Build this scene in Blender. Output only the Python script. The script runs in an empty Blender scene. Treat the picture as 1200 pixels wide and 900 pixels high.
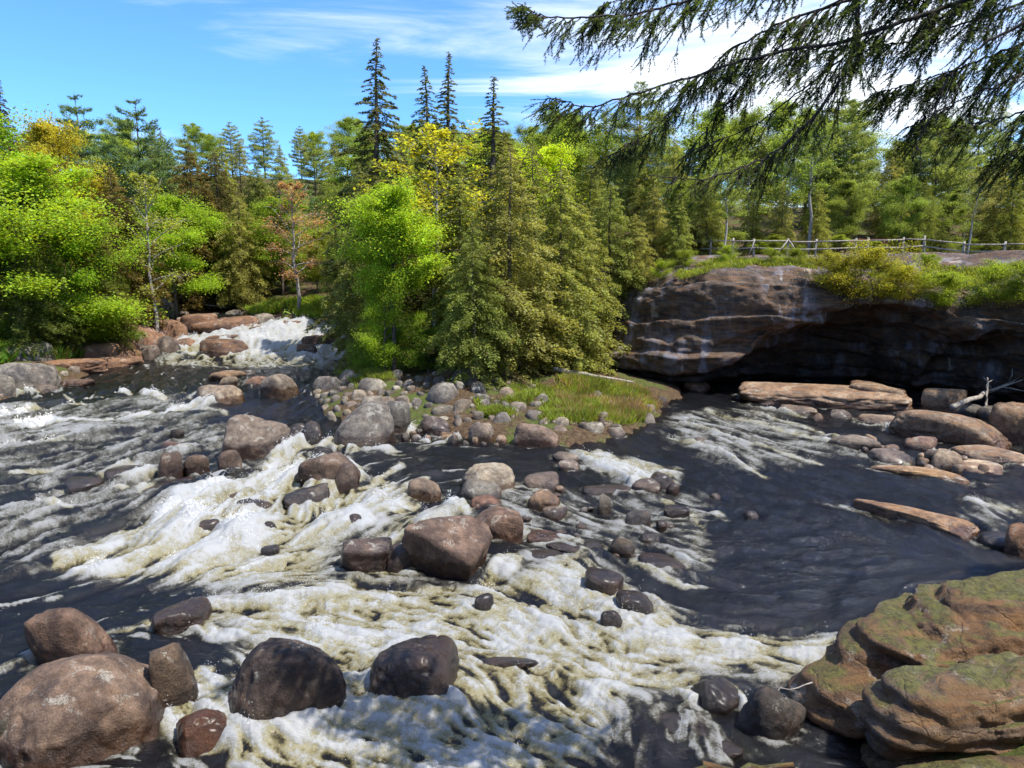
import bpy, bmesh, math, random
import numpy as np
from math import radians, sin, cos, tan, atan, atan2, pi, sqrt
from mathutils import Vector, Matrix

S = bpy.context.scene
COL = S.collection
# ------------------------------------------------------------------ camera
CAM_H, PITCH, FPX = 7.0, radians(9.3), 857.0
cam_d = bpy.data.cameras.new("camera")
cam = bpy.data.objects.new("camera", cam_d); COL.objects.link(cam)
cam.location = (0, 0, CAM_H); cam.rotation_euler = (radians(90) - PITCH, 0, 0)
cam_d.sensor_width = 36; cam_d.lens = FPX / 1200 * 36
cam_d.clip_start = 0.05; cam_d.clip_end = 3000
S.camera = cam
# ------------------------------------------------------------------ light
SUN = Vector((0.44, -0.22, 0.87)).normalized()
S.view_settings.view_transform = 'Standard'; S.view_settings.look = 'None'
S.view_settings.gamma = 1; S.view_settings.exposure = 1.24
S.render.engine = 'CYCLES'
S.cycles.use_denoising = True
S.cycles.max_bounces = 7; S.cycles.diffuse_bounces = 3; S.cycles.glossy_bounces = 2
S.cycles.transmission_bounces = 3; S.cycles.transparent_max_bounces = 6
S.cycles.caustics_reflective = False; S.cycles.caustics_refractive = False

def nd(nt, typ, loc=None, **kw):
    n = nt.nodes.new(typ)
    for k, v in kw.items():
        if k == 'i':
            for a, b in v.items():
                n.inputs[a].default_value = b
        else:
            setattr(n, k, v)
    return n
def lk(nt, a, b): nt.links.new(a, b)
def mth(nt, op, a, b=None, c=None, clamp=False):
    n = nt.nodes.new('ShaderNodeMath'); n.operation = op; n.use_clamp = clamp
    for i, v in enumerate((a, b, c)):
        if v is None: continue
        if isinstance(v, (int, float)): n.inputs[i].default_value = v
        else: lk(nt, v, n.inputs[i])
    return n.outputs[0]
def smooth(nt, v, lo, hi, olo=0.0, ohi=1.0, kind='SMOOTHSTEP'):
    n = nt.nodes.new('ShaderNodeMapRange'); n.interpolation_type = kind
    for i, q in enumerate((v, lo, hi, olo, ohi)):
        if isinstance(q, (int, float)): n.inputs[i].default_value = q
        else: lk(nt, q, n.inputs[i])
    return n.outputs[0]
def mixc(nt, f, a, b, mode='MIX'):
    n = nt.nodes.new('ShaderNodeMix'); n.data_type = 'RGBA'; n.blend_type = mode
    for sock, v in ((n.inputs[0], f), (n.inputs[6], a), (n.inputs[7], b)):
        if isinstance(v, (int, float)): sock.default_value = v
        elif isinstance(v, tuple): sock.default_value = v if len(v) == 4 else (*v, 1)
        else: lk(nt, v, sock)
    return n.outputs[2]
def noise(nt, vec, scale, detail=4, rough=0.55, dist=0.0):
    n = nt.nodes.new('ShaderNodeTexNoise')
    n.inputs['Scale'].default_value = scale; n.inputs['Detail'].default_value = detail
    n.inputs['Roughness'].default_value = rough; n.inputs['Distortion'].default_value = dist
    if vec is not None: lk(nt, vec, n.inputs['Vector'])
    return n.outputs[0]
def mapping(nt, vec, scale=(1,1,1), rot=(0,0,0), loc=(0,0,0)):
    n = nt.nodes.new('ShaderNodeMapping')
    n.inputs['Scale'].default_value = scale; n.inputs['Rotation'].default_value = rot
    n.inputs['Location'].default_value = loc
    lk(nt, vec, n.inputs['Vector']); return n.outputs[0]
def new_mat(name):
    m = bpy.data.materials.new(name); m.use_nodes = True
    nt = m.node_tree; nt.nodes.clear()
    return m, nt, nt.nodes.new('ShaderNodeOutputMaterial')

# world: Nishita sky with thin cirrus
w = bpy.data.worlds.new("World"); S.world = w; w.use_nodes = True
nt = w.node_tree; nt.nodes.clear()
sky = nd(nt, 'ShaderNodeTexSky', sky_type='NISHITA', sun_disc=False)
sky.sun_elevation = math.asin(SUN.z); sky.sun_rotation = atan2(SUN.x, SUN.y)
sky.altitude = 300; sky.air_density = 1.0; sky.dust_density = 0.35; sky.ozone_density = 2.4
tc = nd(nt, 'ShaderNodeTexCoord')
sep = nd(nt, 'ShaderNodeSeparateXYZ'); lk(nt, tc.outputs['Generated'], sep.inputs[0])
zz = mth(nt, 'ADD', mth(nt, 'MAXIMUM', sep.outputs[2], 0.0), 0.16)
cx_ = mth(nt, 'DIVIDE', sep.outputs[0], zz); cy_ = mth(nt, 'DIVIDE', sep.outputs[1], zz)
cmb = nd(nt, 'ShaderNodeCombineXYZ'); lk(nt, cx_, cmb.inputs[0]); lk(nt, cy_, cmb.inputs[1])
cv = cmb.outputs[0]
n1 = noise(nt, mapping(nt, cv, (0.55, 1.5, 1), (0, 0, radians(24)), (3.1, 1.2, 0)), 1.2, 8, 0.62, 0.9)
n2 = noise(nt, mapping(nt, cv, (1, 1, 1), (0, 0, 0), (5.3, 0.4, 0)), 0.33, 3, 0.5)
# cloud cover thickens towards the sun's side of the sky (east), thin streaks in the west
side = smooth(nt, cx_, -1.6, .7, -0.09, 0.04, 'SMOOTHSTEP')
# one broad soft cloud low in the east of the view
bk = nd(nt, 'ShaderNodeVectorMath', operation='DISTANCE'); lk(nt, cv, bk.inputs[0]); bk.inputs[1].default_value = (0.75, 2.5, 0)
side = mth(nt, 'ADD', side, smooth(nt, bk.outputs['Value'], 1.5, .1, 0.0, .15))
cov = mth(nt, 'ADD', mth(nt, 'ADD', n1, side), mth(nt, 'MULTIPLY', mth(nt, 'SUBTRACT', n2, 0.5), 0.5))
cm = smooth(nt, cov, 0.45, 0.76, 0.0, 0.95)
skyc = mixc(nt, 1.0, sky.outputs[0], (0.43, 0.73, 1.10), 'MULTIPLY')
cc = mixc(nt, cm, skyc, (5.0, 5.3, 5.7))
bg = nd(nt, 'ShaderNodeBackground'); bg.inputs['Strength'].default_value = 0.115
lk(nt, cc, bg.inputs['Color'])
wo = nd(nt, 'ShaderNodeOutputWorld'); lk(nt, bg.outputs[0], wo.inputs['Surface'])
sun_d = bpy.data.lights.new("sun", 'SUN'); sun_d.energy = 3.5; sun_d.angle = radians(0.5)
sun_d.color = (1.0, 0.95, 0.86)
sun_o = bpy.data.objects.new("sun", sun_d); COL.objects.link(sun_o)
sun_o.rotation_euler = SUN.to_track_quat('Z', 'Y').to_euler()

# ------------------------------------------------------------------ numpy noise
def _h(ix, iy, iz, seed):
    n = (ix.astype(np.int64) * 374761393 + iy.astype(np.int64) * 668265263 + iz.astype(np.int64) * 2147483647 + seed * 1274126177) & 0xFFFFFFFF
    n = ((n ^ (n >> 13)) * 1274126177) & 0xFFFFFFFF
    n = (n ^ (n >> 16)) & 0xFFFFFFFF
    return n.astype(np.float64) / 4294967295.0
def vnoise2(x, y, seed=0):
    xi, yi = np.floor(x), np.floor(y); fx, fy = x - xi, y - yi
    fx = fx * fx * fx * (fx * (fx * 6 - 15) + 10); fy = fy * fy * fy * (fy * (fy * 6 - 15) + 10)
    z = np.zeros_like(xi)
    a = _h(xi, yi, z, seed); b = _h(xi + 1, yi, z, seed); c = _h(xi, yi + 1, z, seed); d = _h(xi + 1, yi + 1, z, seed)
    return (a + (b - a) * fx) * (1 - fy) + (c + (d - c) * fx) * fy
def vnoise3(p, seed=0):
    x, y, z = p[..., 0], p[..., 1], p[..., 2]
    xi, yi, zi = np.floor(x), np.floor(y), np.floor(z); fx, fy, fz = x - xi, y - yi, z - zi
    fx = fx * fx * (3 - 2 * fx); fy = fy * fy * (3 - 2 * fy); fz = fz * fz * (3 - 2 * fz)
    r = 0
    for dz, wz in ((0, 1 - fz), (1, fz)):
        for dy, wy in ((0, 1 - fy), (1, fy)):
            for dx, wx in ((0, 1 - fx), (1, fx)):
                r = r + _h(xi + dx, yi + dy, zi + dz, seed) * wx * wy * wz
    return r
def fbm2(x, y, oct=4, seed=0, gain=0.5):
    r = 0; a = 1; t = 0
    for i in range(oct):
        r = r + a * vnoise2(x + 17.3 * i, y - 9.1 * i, seed + i); t += a; a *= gain; x = x * 2.03; y = y * 2.03
    return r / t
def fbm3(p, oct=4, seed=0, gain=0.5):
    r = 0; a = 1; t = 0
    for i in range(oct):
        r = r + a * vnoise3(p + 13.7 * i, seed + i); t += a; a *= gain; p = p * 2.03
    return r / t
def sstep(lo, hi, v):
    t = np.clip((v - lo) / (hi - lo), 0, 1); return t * t * (3 - 2 * t)

# ------------------------------------------------------------------ objects
def mesh_from(name, V, F, mats=(), smooth_=True, attrs=None):
    """V (n,3); F (m,k) array of equal polygons, or list of such arrays"""
    Fs = F if isinstance(F, list) else [F]
    Fs = [np.asarray(f, dtype=np.int32) for f in Fs if len(f)]
    me = bpy.data.meshes.new(name)
    V = np.asarray(V, dtype=np.float32)
    me.vertices.add(len(V)); me.vertices.foreach_set('co', V.ravel())
    li = np.concatenate([f.ravel() for f in Fs]); tot = np.concatenate([np.full(len(f), f.shape[1], np.int32) for f in Fs])
    me.loops.add(len(li)); me.loops.foreach_set('vertex_index', li)
    me.polygons.add(len(tot))
    st = np.concatenate(([0], np.cumsum(tot)[:-1])).astype(np.int32)
    me.polygons.foreach_set('loop_start', st)
    me.polygons.foreach_set('use_smooth', np.full(len(tot), smooth_, dtype=bool))
    if attrs:
        for k, v in attrs.items():
            a = me.attributes.new(k, 'FLOAT', 'POINT'); a.data.foreach_set('value', np.asarray(v, np.float32).ravel())
    for m in mats: me.materials.append(m)
    me.update(calc_edges=True)
    return me
def link(name, me, parent=None, loc=(0, 0, 0), rot=(0, 0, 0)):
    o = bpy.data.objects.new(name, me); COL.objects.link(o)
    o.location = loc; o.rotation_euler = rot
    if parent: o.parent = parent
    return o
def thing(o, label, cat, group=None):
    o['label'] = label; o['category'] = cat
    if group: o['group'] = group
    o['kind'] = 'thing'
    return o
def struct(o, label=None):
    o['kind'] = 'structure'
    if label: o['label'] = label
    return o
def empty(name, loc=(0, 0, 0), rz=0):
    return link(name, None, None, loc, (0, 0, rz))

_ico = {}
def ico(n):
    if n not in _ico:
        bm = bmesh.new(); bmesh.ops.create_icosphere(bm, subdivisions=n, radius=1)
        bm.verts.ensure_lookup_table()
        V = np.array([v.co[:] for v in bm.verts]); F = np.array([[v.index for v in f.verts] for f in bm.faces]); bm.free()
        V /= np.linalg.norm(V, axis=1, keepdims=True); _ico[n] = (V, F)
    return _ico[n]
def tube(pts, rad, sides=7, cap=True):
    pts = np.asarray(pts, float); n = len(pts); rad = np.broadcast_to(np.asarray(rad, float), (n,))
    tg = np.gradient(pts, axis=0); tg /= np.linalg.norm(tg, axis=1, keepdims=True) + 1e-9
    ref = np.where(np.abs(tg[:, 2:3]) > 0.9, np.array([[1., 0, 0]]), np.array([[0., 0, 1]]))
    u = np.cross(tg, ref); u /= np.linalg.norm(u, axis=1, keepdims=True) + 1e-9; v = np.cross(tg, u)
    a = np.arange(sides) * 2 * pi / sides
    V = pts[:, None] + rad[:, None, None] * (np.cos(a)[None, :, None] * u[:, None] + np.sin(a)[None, :, None] * v[:, None])
    V = V.reshape(-1, 3); F = []
    i = np.arange(n - 1)[:, None] * sides; j = np.arange(sides)[None]; k = (j + 1) % sides
    F = np.stack([i + j, i + k, i + sides + k, i + sides + j], -1).reshape(-1, 4)
    if cap:
        T = [np.array([[0, q + 1, q] for q in range(1, sides - 1)]), np.array([[(n - 1) * sides, (n - 1) * sides + q, (n - 1) * sides + q + 1] for q in range(1, sides - 1)])]
        return V, F, np.concatenate(T)
    return V, F, np.zeros((0, 3), int)
class MB:
    def __init__(s): s.V = []; s.Q = []; s.T = []; s.n = 0
    def add(s, V, Q=None, T=None):
        s.V.append(np.asarray(V, float))
        if Q is not None and len(Q): s.Q.append(np.asarray(Q) + s.n)
        if T is not None and len(T): s.T.append(np.asarray(T) + s.n)
        s.n += len(V)
    def tube(s, pts, rad, sides=7): s.add(*tube(pts, rad, sides))
    def mesh(s, name, mats, smooth_=True):
        Fs = []
        if s.Q: Fs.append(np.concatenate(s.Q))
        if s.T: Fs.append(np.concatenate(s.T))
        return mesh_from(name, np.concatenate(s.V), Fs, mats, smooth_)

# ------------------------------------------------------------------ projection helpers (photo pixels of the 1200x900 picture -> rays)
CP, SP = cos(PITCH), sin(PITCH)
def ray(px, py):
    u = (px - 600) / FPX; v = (py - 450) / FPX
    return np.array([u, CP - v * SP, -SP - v * CP])      # per unit of depth along the view axis
_yl = np.array([-50, 5, 10, 14, 20, 28, 36, 47.5, 49.5, 51.3, 52.3, 55, 66, 80, 400.])
_wl = np.array([-.12, -.1, 0, .12, .36, .6, .85, 1.0, 1.1, 1.75, 1.95, 2.65, 3.1, 3.2, 3.2])
_yr = np.array([-50, 5, 10, 20, 28, 45, 400.]); _wr = np.array([-.12, -.1, 0, .2, .4, .45, .45])
def W(x, y):
    """mean water level"""
    x = np.asarray(x, float); y = np.asarray(y, float)
    a = np.interp(y, _yl, _wl); b = np.interp(y, _yr, _wr)
    t = sstep(-4, 5, x); return a * (1 - t) + b * t
def hit(px, py, f, t0=4.0, t1=130.0):
    d = ray(px, py); t = np.arange(t0, t1, 0.05)
    P = t[:, None] * d[None] + np.array([0, 0, CAM_H])
    k = np.argmax(P[:, 2] < f(P[:, 0], P[:, 1]))
    if k == 0: k = len(t) - 1
    return P[k]
def at(px, py): return hit(px, py, W)
def at_y(px, py, y):
    d = ray(px, py); t = y / d[1]; return np.array([t * d[0], y, CAM_H + t * d[2]])
def depth(P): return P[1] * CP - (P[2] - CAM_H) * SP
# ------------------------------------------------------------------ materials of the ground and rock
def rock_material(name, streaks=0.0, lichen=.62, moss=0.0, strata=0.0, stain=None, pale=None, bump=1.0):
    m, nt, out = new_mat(name)
    tc = nd(nt, 'ShaderNodeTexCoord'); oi = nd(nt, 'ShaderNodeObjectInfo'); geo = nd(nt, 'ShaderNodeNewGeometry')
    off = nd(nt, 'ShaderNodeVectorMath', operation='ADD')
    lk(nt, tc.outputs['Object'], off.inputs[0])
    sc = mth(nt, 'MULTIPLY', oi.outputs['Random'], 40.0)
    cb = nd(nt, 'ShaderNodeCombineXYZ'); lk(nt, sc, cb.inputs[0]); lk(nt, sc, cb.inputs[1]); lk(nt, cb.outputs[0], off.inputs[1])
    v = off.outputs[0]
    sep = nd(nt, 'ShaderNodeSeparateXYZ'); lk(nt, geo.outputs['Position'], sep.inputs[0])
    nsep = nd(nt, 'ShaderNodeSeparateXYZ'); lk(nt, geo.outputs['Normal'], nsep.inputs[0])
    big = noise(nt, v, 1.1, 5, 0.6, 0.6); mid = noise(nt, v, 4.5, 6, 0.65); fine = noise(nt, v, 38, 4, 0.7)
    c = mixc(nt, 1.0, oi.outputs['Color'], mixc(nt, smooth(nt, big, .3, .7), (.50, .47, .50), (1.45, 1.36, 1.25)), 'MULTIPLY')
    c = mixc(nt, 1.0, c, mixc(nt, smooth(nt, mid, .3, .72), (.55, .51, .5), (1.45, 1.42, 1.38)), 'MULTIPLY')
    c = mixc(nt, .75, c, mixc(nt, smooth(nt, fine, .3, .7), (.55, .55, .55), (1.4, 1.4, 1.4)), 'MULTIPLY')
    # brown iron staining in patches
    rust = smooth(nt, noise(nt, v, 1.9, 5, .6, 1.2), .52, .74)
    c = mixc(nt, mth(nt, 'MULTIPLY', rust, .35), c, stain or (.16, .085, .04))
    if strata:
        sv = mapping(nt, v, (0.5, 1.2, 5.5), (radians(6), radians(10), 0))
        st = smooth(nt, noise(nt, sv, 1.6, 5, .6, .6), .4, .62)
        c = mixc(nt, mth(nt, 'MULTIPLY', st, strata), c, stain or (.2, .1, .035))
    if streaks:
        # blue-grey streaks down the wet face, its sheen painted in; then tan patches
        sv = mapping(nt, v, (1.5, 1.0, 0.30))
        st = smooth(nt, noise(nt, sv, .9, 5, .62, .3), .47, .66)
        zone = smooth(nt, noise(nt, v, .38, 3, .5), .38, .58)
        c = mixc(nt, mth(nt, 'MULTIPLY', mth(nt, 'MULTIPLY', st, zone), streaks), c, (.30, .31, .37))
        pl = smooth(nt, noise(nt, mapping(nt, v, (1.4, 1, .5)), 1.3, 4, .5, .4), .62, .72)
        c = mixc(nt, mth(nt, 'MULTIPLY', mth(nt, 'MULTIPLY', pl, zone), streaks), c, (.52, .42, .32))
    # lichen flecks
    l1 = noise(nt, mapping(nt, v, (1, 1, 1), (0, 0, 0), (7, 3, 5)), 3.2, 7, .68, .4)
    lich = mth(nt, 'MULTIPLY', smooth(nt, l1, .54, .60), smooth(nt, noise(nt, v, 1.1, 3, .6), .42, .60))
    # dark water marks that run down the sides
    dm = smooth(nt, noise(nt, mapping(nt, v, (2.2, 2.2, .35), (0, 0, 0), (1, 9, 2)), 1.5, 5, .62, .3), .52, .72)
    c = mixc(nt, mth(nt, 'MULTIPLY', mth(nt, 'MULTIPLY', dm, smooth(nt, nsep.outputs[2], .75, .2)), .55), c, mixc(nt, 1.0, c, (.35, .32, .3), 'MULTIPLY'))
    lich = mth(nt, 'MULTIPLY', lich, smooth(nt, fine, .38, .55))
    rough = .78
    # waterline: rock is wet and dark below a splash line
    wl = nd(nt, 'ShaderNodeAttribute', attribute_type='OBJECT', attribute_name='water_level')
    wt = nd(nt, 'ShaderNodeAttribute', attribute_type='OBJECT', attribute_name='splash')
    hgt = mth(nt, 'SUBTRACT', sep.outputs[2], wl.outputs['Fac'])
    hgt = mth(nt, 'ADD', hgt, mth(nt, 'MULTIPLY', mth(nt, 'SUBTRACT', big, .5), .55))
    hgt = mth(nt, 'ADD', hgt, mth(nt, 'MULTIPLY', mth(nt, 'SUBTRACT', mid, .5), .25))
    wet = smooth(nt, mth(nt, 'SUBTRACT', hgt, wt.outputs['Fac']), -.05, .08, 1.0, 0.0)
    c = mixc(nt, mth(nt, 'MULTIPLY', wet, .95), c, mixc(nt, 1.0, c, (.42, .31, .23), 'MULTIPLY'))
    lich = mth(nt, 'MULTIPLY', mth(nt, 'MULTIPLY', lich, smooth(nt, nsep.outputs[2], .0, .5)), mth(nt, 'SUBTRACT', 1.0, wet))
    c = mixc(nt, mth(nt, 'MULTIPLY', lich, lichen), c, (.40, .38, .32))
    if moss:
        mo = mth(nt, 'MULTIPLY', smooth(nt, nsep.outputs[2], .66, .96), smooth(nt, noise(nt, v, 1.1, 6, .65, .5), .38, .52))
        mc = mixc(nt, smooth(nt, noise(nt, v, 11, 5, .7), .35, .65), (.03, .034, .007), (.12, .125, .02))
        c = mixc(nt, mth(nt, 'MULTIPLY', mo, moss), c, mc)
    bs = nd(nt, 'ShaderNodeBsdfPrincipled')
    lk(nt, c, bs.inputs['Base Color'])
    rr = mth(nt, 'SUBTRACT', rough, mth(nt, 'MULTIPLY', wet, .52)); lk(nt, rr, bs.inputs['Roughness'])
    lk(nt, mth(nt, 'MULTIPLY', wet, .4), bs.inputs['Coat Weight']); bs.inputs['Coat Roughness'].default_value = .28; bs.inputs['Coat IOR'].default_value = 1.33
    bs.inputs['Specular IOR Level'].default_value = .45
    bh = mth(nt, 'ADD', mth(nt, 'MULTIPLY', noise(nt, v, 9, 8, .72), 1.0), mth(nt, 'MULTIPLY', fine, .25))
    ck = nd(nt, 'ShaderNodeTexVoronoi', feature='DISTANCE_TO_EDGE'); ck.inputs['Scale'].default_value = .8
    wv = nd(nt, 'ShaderNodeVectorMath', operation='ADD'); lk(nt, v, wv.inputs[0])
    nv = nd(nt, 'ShaderNodeTexNoise'); nv.inputs['Scale'].default_value = 1.4; nv.inputs['Detail'].default_value = 5; lk(nt, v, nv.inputs['Vector'])
    lk(nt, nv.outputs['Color'], wv.inputs[1]); lk(nt, wv.outputs[0], ck.inputs['Vector'])
    crack = smooth(nt, ck.outputs['Distance'], 0.0, .03, 1.0, 0.0)
    bh = mth(nt, 'SUBTRACT', bh, mth(nt, 'MULTIPLY', crack, .25 if strata else 0.0))
    bp = nd(nt, 'ShaderNodeBump'); bp.inputs['Strength'].default_value = .75 * bump; bp.inputs['Distance'].default_value = .09
    lk(nt, bh, bp.inputs['Height']); lk(nt, bp.outputs[0], bs.inputs['Normal'])
    lk(nt, bs.outputs[0], out.inputs['Surface'])
    return m
M_ROCK = rock_material("river_rock")
M_LEDGE = rock_material("layered_ledge_rock", strata=.45, stain=(.24, .11, .035))
M_MOSSY = rock_material("mossy_rock", strata=.55, moss=.85, stain=(.24, .12, .04), bump=1.3)
M_CLIFF = rock_material("cliff_rock", streaks=.46, lichen=.12, strata=.5, stain=(.19, .088, .028), bump=1.1)

def forest_floor():
    m, nt, out = new_mat("forest_floor")
    geo = nd(nt, 'ShaderNodeNewGeometry'); v = geo.outputs['Position']
    a = noise(nt, v, .6, 6, .6); b = noise(nt, v, 7, 6, .7)
    c = mixc(nt, smooth(nt, b, .3, .7), (.035, .022, .012), (.13, .085, .05))
    c = mixc(nt, mth(nt, 'MULTIPLY', smooth(nt, a, .48, .62), .8), c, mixc(nt, b, (.03, .05, .01), (.11, .15, .03)))
    bs = nd(nt, 'ShaderNodeBsdfPrincipled'); bs.inputs['Roughness'].default_value = .95
    bs.inputs['Specular IOR Level'].default_value = .15
    lk(nt, c, bs.inputs['Base Color'])
    bp = nd(nt, 'ShaderNodeBump'); bp.inputs['Strength'].default_value = .8; bp.inputs['Distance'].default_value = .15
    lk(nt, b, bp.inputs['Height']); lk(nt, bp.outputs[0], bs.inputs['Normal']); lk(nt, bs.outputs[0], out.inputs['Surface'])
    return m
M_FLOOR = forest_floor()

# ------------------------------------------------------------------ shape of the land
SHORE_PX = [(-420, 700), (-160, 535), (0, 470), (58, 457), (100, 440), (128, 424), (186, 416), (205, 402)]
shore = [tuple(at(*p)[:2]) for p in SHORE_PX]
shore += [tuple(at(*p)[:2]) for p in [(203, 384), (196, 370)]]
shore += [(-36, 68), (-46, 76), (-42, 80), (-30, 72)]
shore += [tuple(at(*p)[:2]) for p in [(285, 366), (300, 372), (345, 376), (400, 379), (416, 392), (412, 412), (392, 440), (366, 458), (384, 484), (440, 492), (500, 500), (560, 514), (660, 524), (735, 512), (768, 492), (782, 472), (800, 465)]]
shore += [(9.0, 38.5), (10.5, 46), (16, 50), (30, 48), (33, 40), (27, 30), (24, 25), (19.5, 19.5), (14.5, 15.5), (10.8, 14.2), (8.3, 13.4), (5.6, 10.9), (4.9, 9.0), (4.2, 6.8), (2, 5.4), (-3, 4.9), (-9, 5.2), (-16, 7)]
POLY = np.array(shore)
def poly_sd(x, y, P=POLY):
    """signed distance to the water's edge: negative over water"""
    sh = x.shape; x = x.ravel(); y = y.ravel()
    d2 = np.full(x.shape, 1e9); ins = np.zeros(x.shape, bool)
    for i in range(len(P)):
        ax, ay = P[i]; bx, by = P[(i + 1) % len(P)]
        ex, ey = bx - ax, by - ay
        t = np.clip(((x - ax) * ex + (y - ay) * ey) / (ex * ex + ey * ey + 1e-9), 0, 1)
        d2 = np.minimum(d2, (x - ax - t * ex) ** 2 + (y - ay - t * ey) ** 2)
        c = ((ay > y) != (by > y)) & (x < (bx - ax) * (y - ay) / (by - ay + 1e-12) + ax)
        ins ^= c
    d = np.sqrt(d2); d[ins] *= -1
    return d.reshape(sh)

# cliff: front line, top edge, roof line as functions of x
def _ln(pts):
    a = np.array(sorted(tuple(float(q) for q in p) for p in pts)); return lambda x: np.interp(x, a[:, 0], a[:, 1])
CL = [  # px, y of the lip, py of top edge, py of the lip's underside, depth of the hollow
    (655, 44.0, 412, 432, 1.0), (690, 42.0, 398, 430, 1.8), (725, 40.0, 374, 428, 2.2), (760, 38.6, 347, 432, 2.6), (800, 37.6, 330, 438, 3.0),
    (835, 37.0, 325, 440, 3.0), (862, 36.8, 322, 426, 3.6), (900, 36.8, 320, 408, 4.4), (950, 36.8, 320, 380, 5.2),
    (1000, 36.6, 326, 364, 5.8), (1060, 36.0, 336, 358, 6.2), (1100, 35.2, 345, 362, 6.2), (1130, 34.4, 347, 388, 5.2),
    (1148, 34.0, 346, 404, 4.5), (1175, 33.4, 342, 388, 5), (1210, 32.6, 340, 398, 5.0), (1290, 30.5, 335, 430, 4), (1400, 27.5, 330, 455, 2)]
_q = []
for px, yl, pt, pb, dp in CL:
    A = at_y(px, pt, yl); B = at_y(px, pb, yl); _q.append((A[0], yl, A[2], B[2], dp))
_q = np.array(_q)
cl_y = _ln(_q[:, [0, 1]]); cl_t = _ln(_q[:, [0, 2]]); cl_b = _ln(_q[:, [0, 3]]); cl_d = _ln(_q[:, [0, 4]])
CLX0, CLX1 = _q[0, 0], _q[-1, 0]
def plateau(x, y):
    b = np.maximum(y - cl_y(x), 0)
    lim = np.interp(x, [2, 6, 9, 12, 40], [5.2, 6.6, 7.25, 7.35, 7.3])
    return cl_t(x) + (lim - cl_t(x)) * sstep(-1.0, 9, b) + .02 * b
def T(x, y):
    x = np.asarray(x, float); y = np.asarray(y, float)
    sd = poly_sd(x, y); w_ = W(x, y)
    n = fbm2(x * .35, y * .35, 4, 5) - .5
    z = w_ + np.where(sd < 0, np.maximum(sd * .55, -1.1), .35 * np.sqrt(np.clip(sd, 0, 30) * .8) + .06 * np.clip(sd, 0, 25)) - .05
    land = sd > 0
    z = z + np.where(land, n * np.minimum(sd * .35, 1.2), 0)
    z = z + np.where(land & (x < -8) & (y > 20), .06 * np.clip(sd - 2, 0, 25), 0)
    # wooded hill behind
    hill = 15 * sstep(78, 150, y + .25 * np.maximum(-x - 20, 0))
    z = z + hill
    # right hand plateau above the hollow
    back = y - cl_y(x) - np.minimum(cl_d(x) + 3.0, 14)
    pt = plateau(x, y) - .35 + 6 * sstep(56, 100, y)
    tx = sstep(1.0, 6.5, x)
    tb = sstep(-1.5, 2.5, back) * tx
    z = np.where(y > 30, z * (1 - tb) + pt * tb, z)
    bb = sstep(0, 14, y - 40) * sstep(-12, 2, x) * (1 - tx) * (y > 40)
    z = np.where(land, z + bb * 2.2, z)
    # near bank that the camera stands on
    near = sstep(4.6, 1.0, y) * land
    z = np.where(y < 9, z * (1 - near) + np.maximum(z, 5.35 + n * .6) * near, z)
    rb = land & (x > 5) & (y < 31)
    z = np.where(rb, z + 2.2 * sstep(1, 9, sd), z)
    return z
def ground(x, y):
    """height things stand on: land, or the cliff's top"""
    x = np.atleast_1d(np.asarray(x, float)); y = np.atleast_1d(np.asarray(y, float))
    t = T(x, y); on = (x > CLX0 + .8) & (x < CLX1) & (y > cl_y(x) + .4) & (y < cl_y(x) + 20)
    return np.where(on, np.maximum(t, plateau(x, y)), t)
def gz(x, y): return float(ground(x, y)[0])
def at_g(px, py): return hit(px, py, lambda x, y: np.maximum(W(x, y), T(x, y)))

def axis(parts):
    out = []
    for a, b, s in parts: out.append(np.arange(a, b, s))
    return np.concatenate(out)
xs = axis([(-420, -120, 30), (-120, -60, 6), (-60, -34, 1.5), (-34, 34, .45), (34, 60, 1.5), (60, 120, 6), (120, 451, 30)])
ys = axis([(-120, -30, 15), (-30, 2, 2), (2, 70, .45), (70, 110, 1.2), (110, 220, 5), (220, 640, 35)])
gx, gy = np.meshgrid(xs, ys); zt_ = T(gx, gy)
nx, ny = len(xs), len(ys)
idx = np.arange(nx * ny).reshape(ny, nx)
Q = np.stack([idx[:-1, :-1], idx[:-1, 1:], idx[1:, 1:], idx[1:, :-1]], -1).reshape(-1, 4)
struct(link("ground", mesh_from("ground", np.stack([gx, gy, zt_], -1).reshape(-1, 3), Q, [M_FLOOR])), "wooded ground, river banks and hillside")

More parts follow.
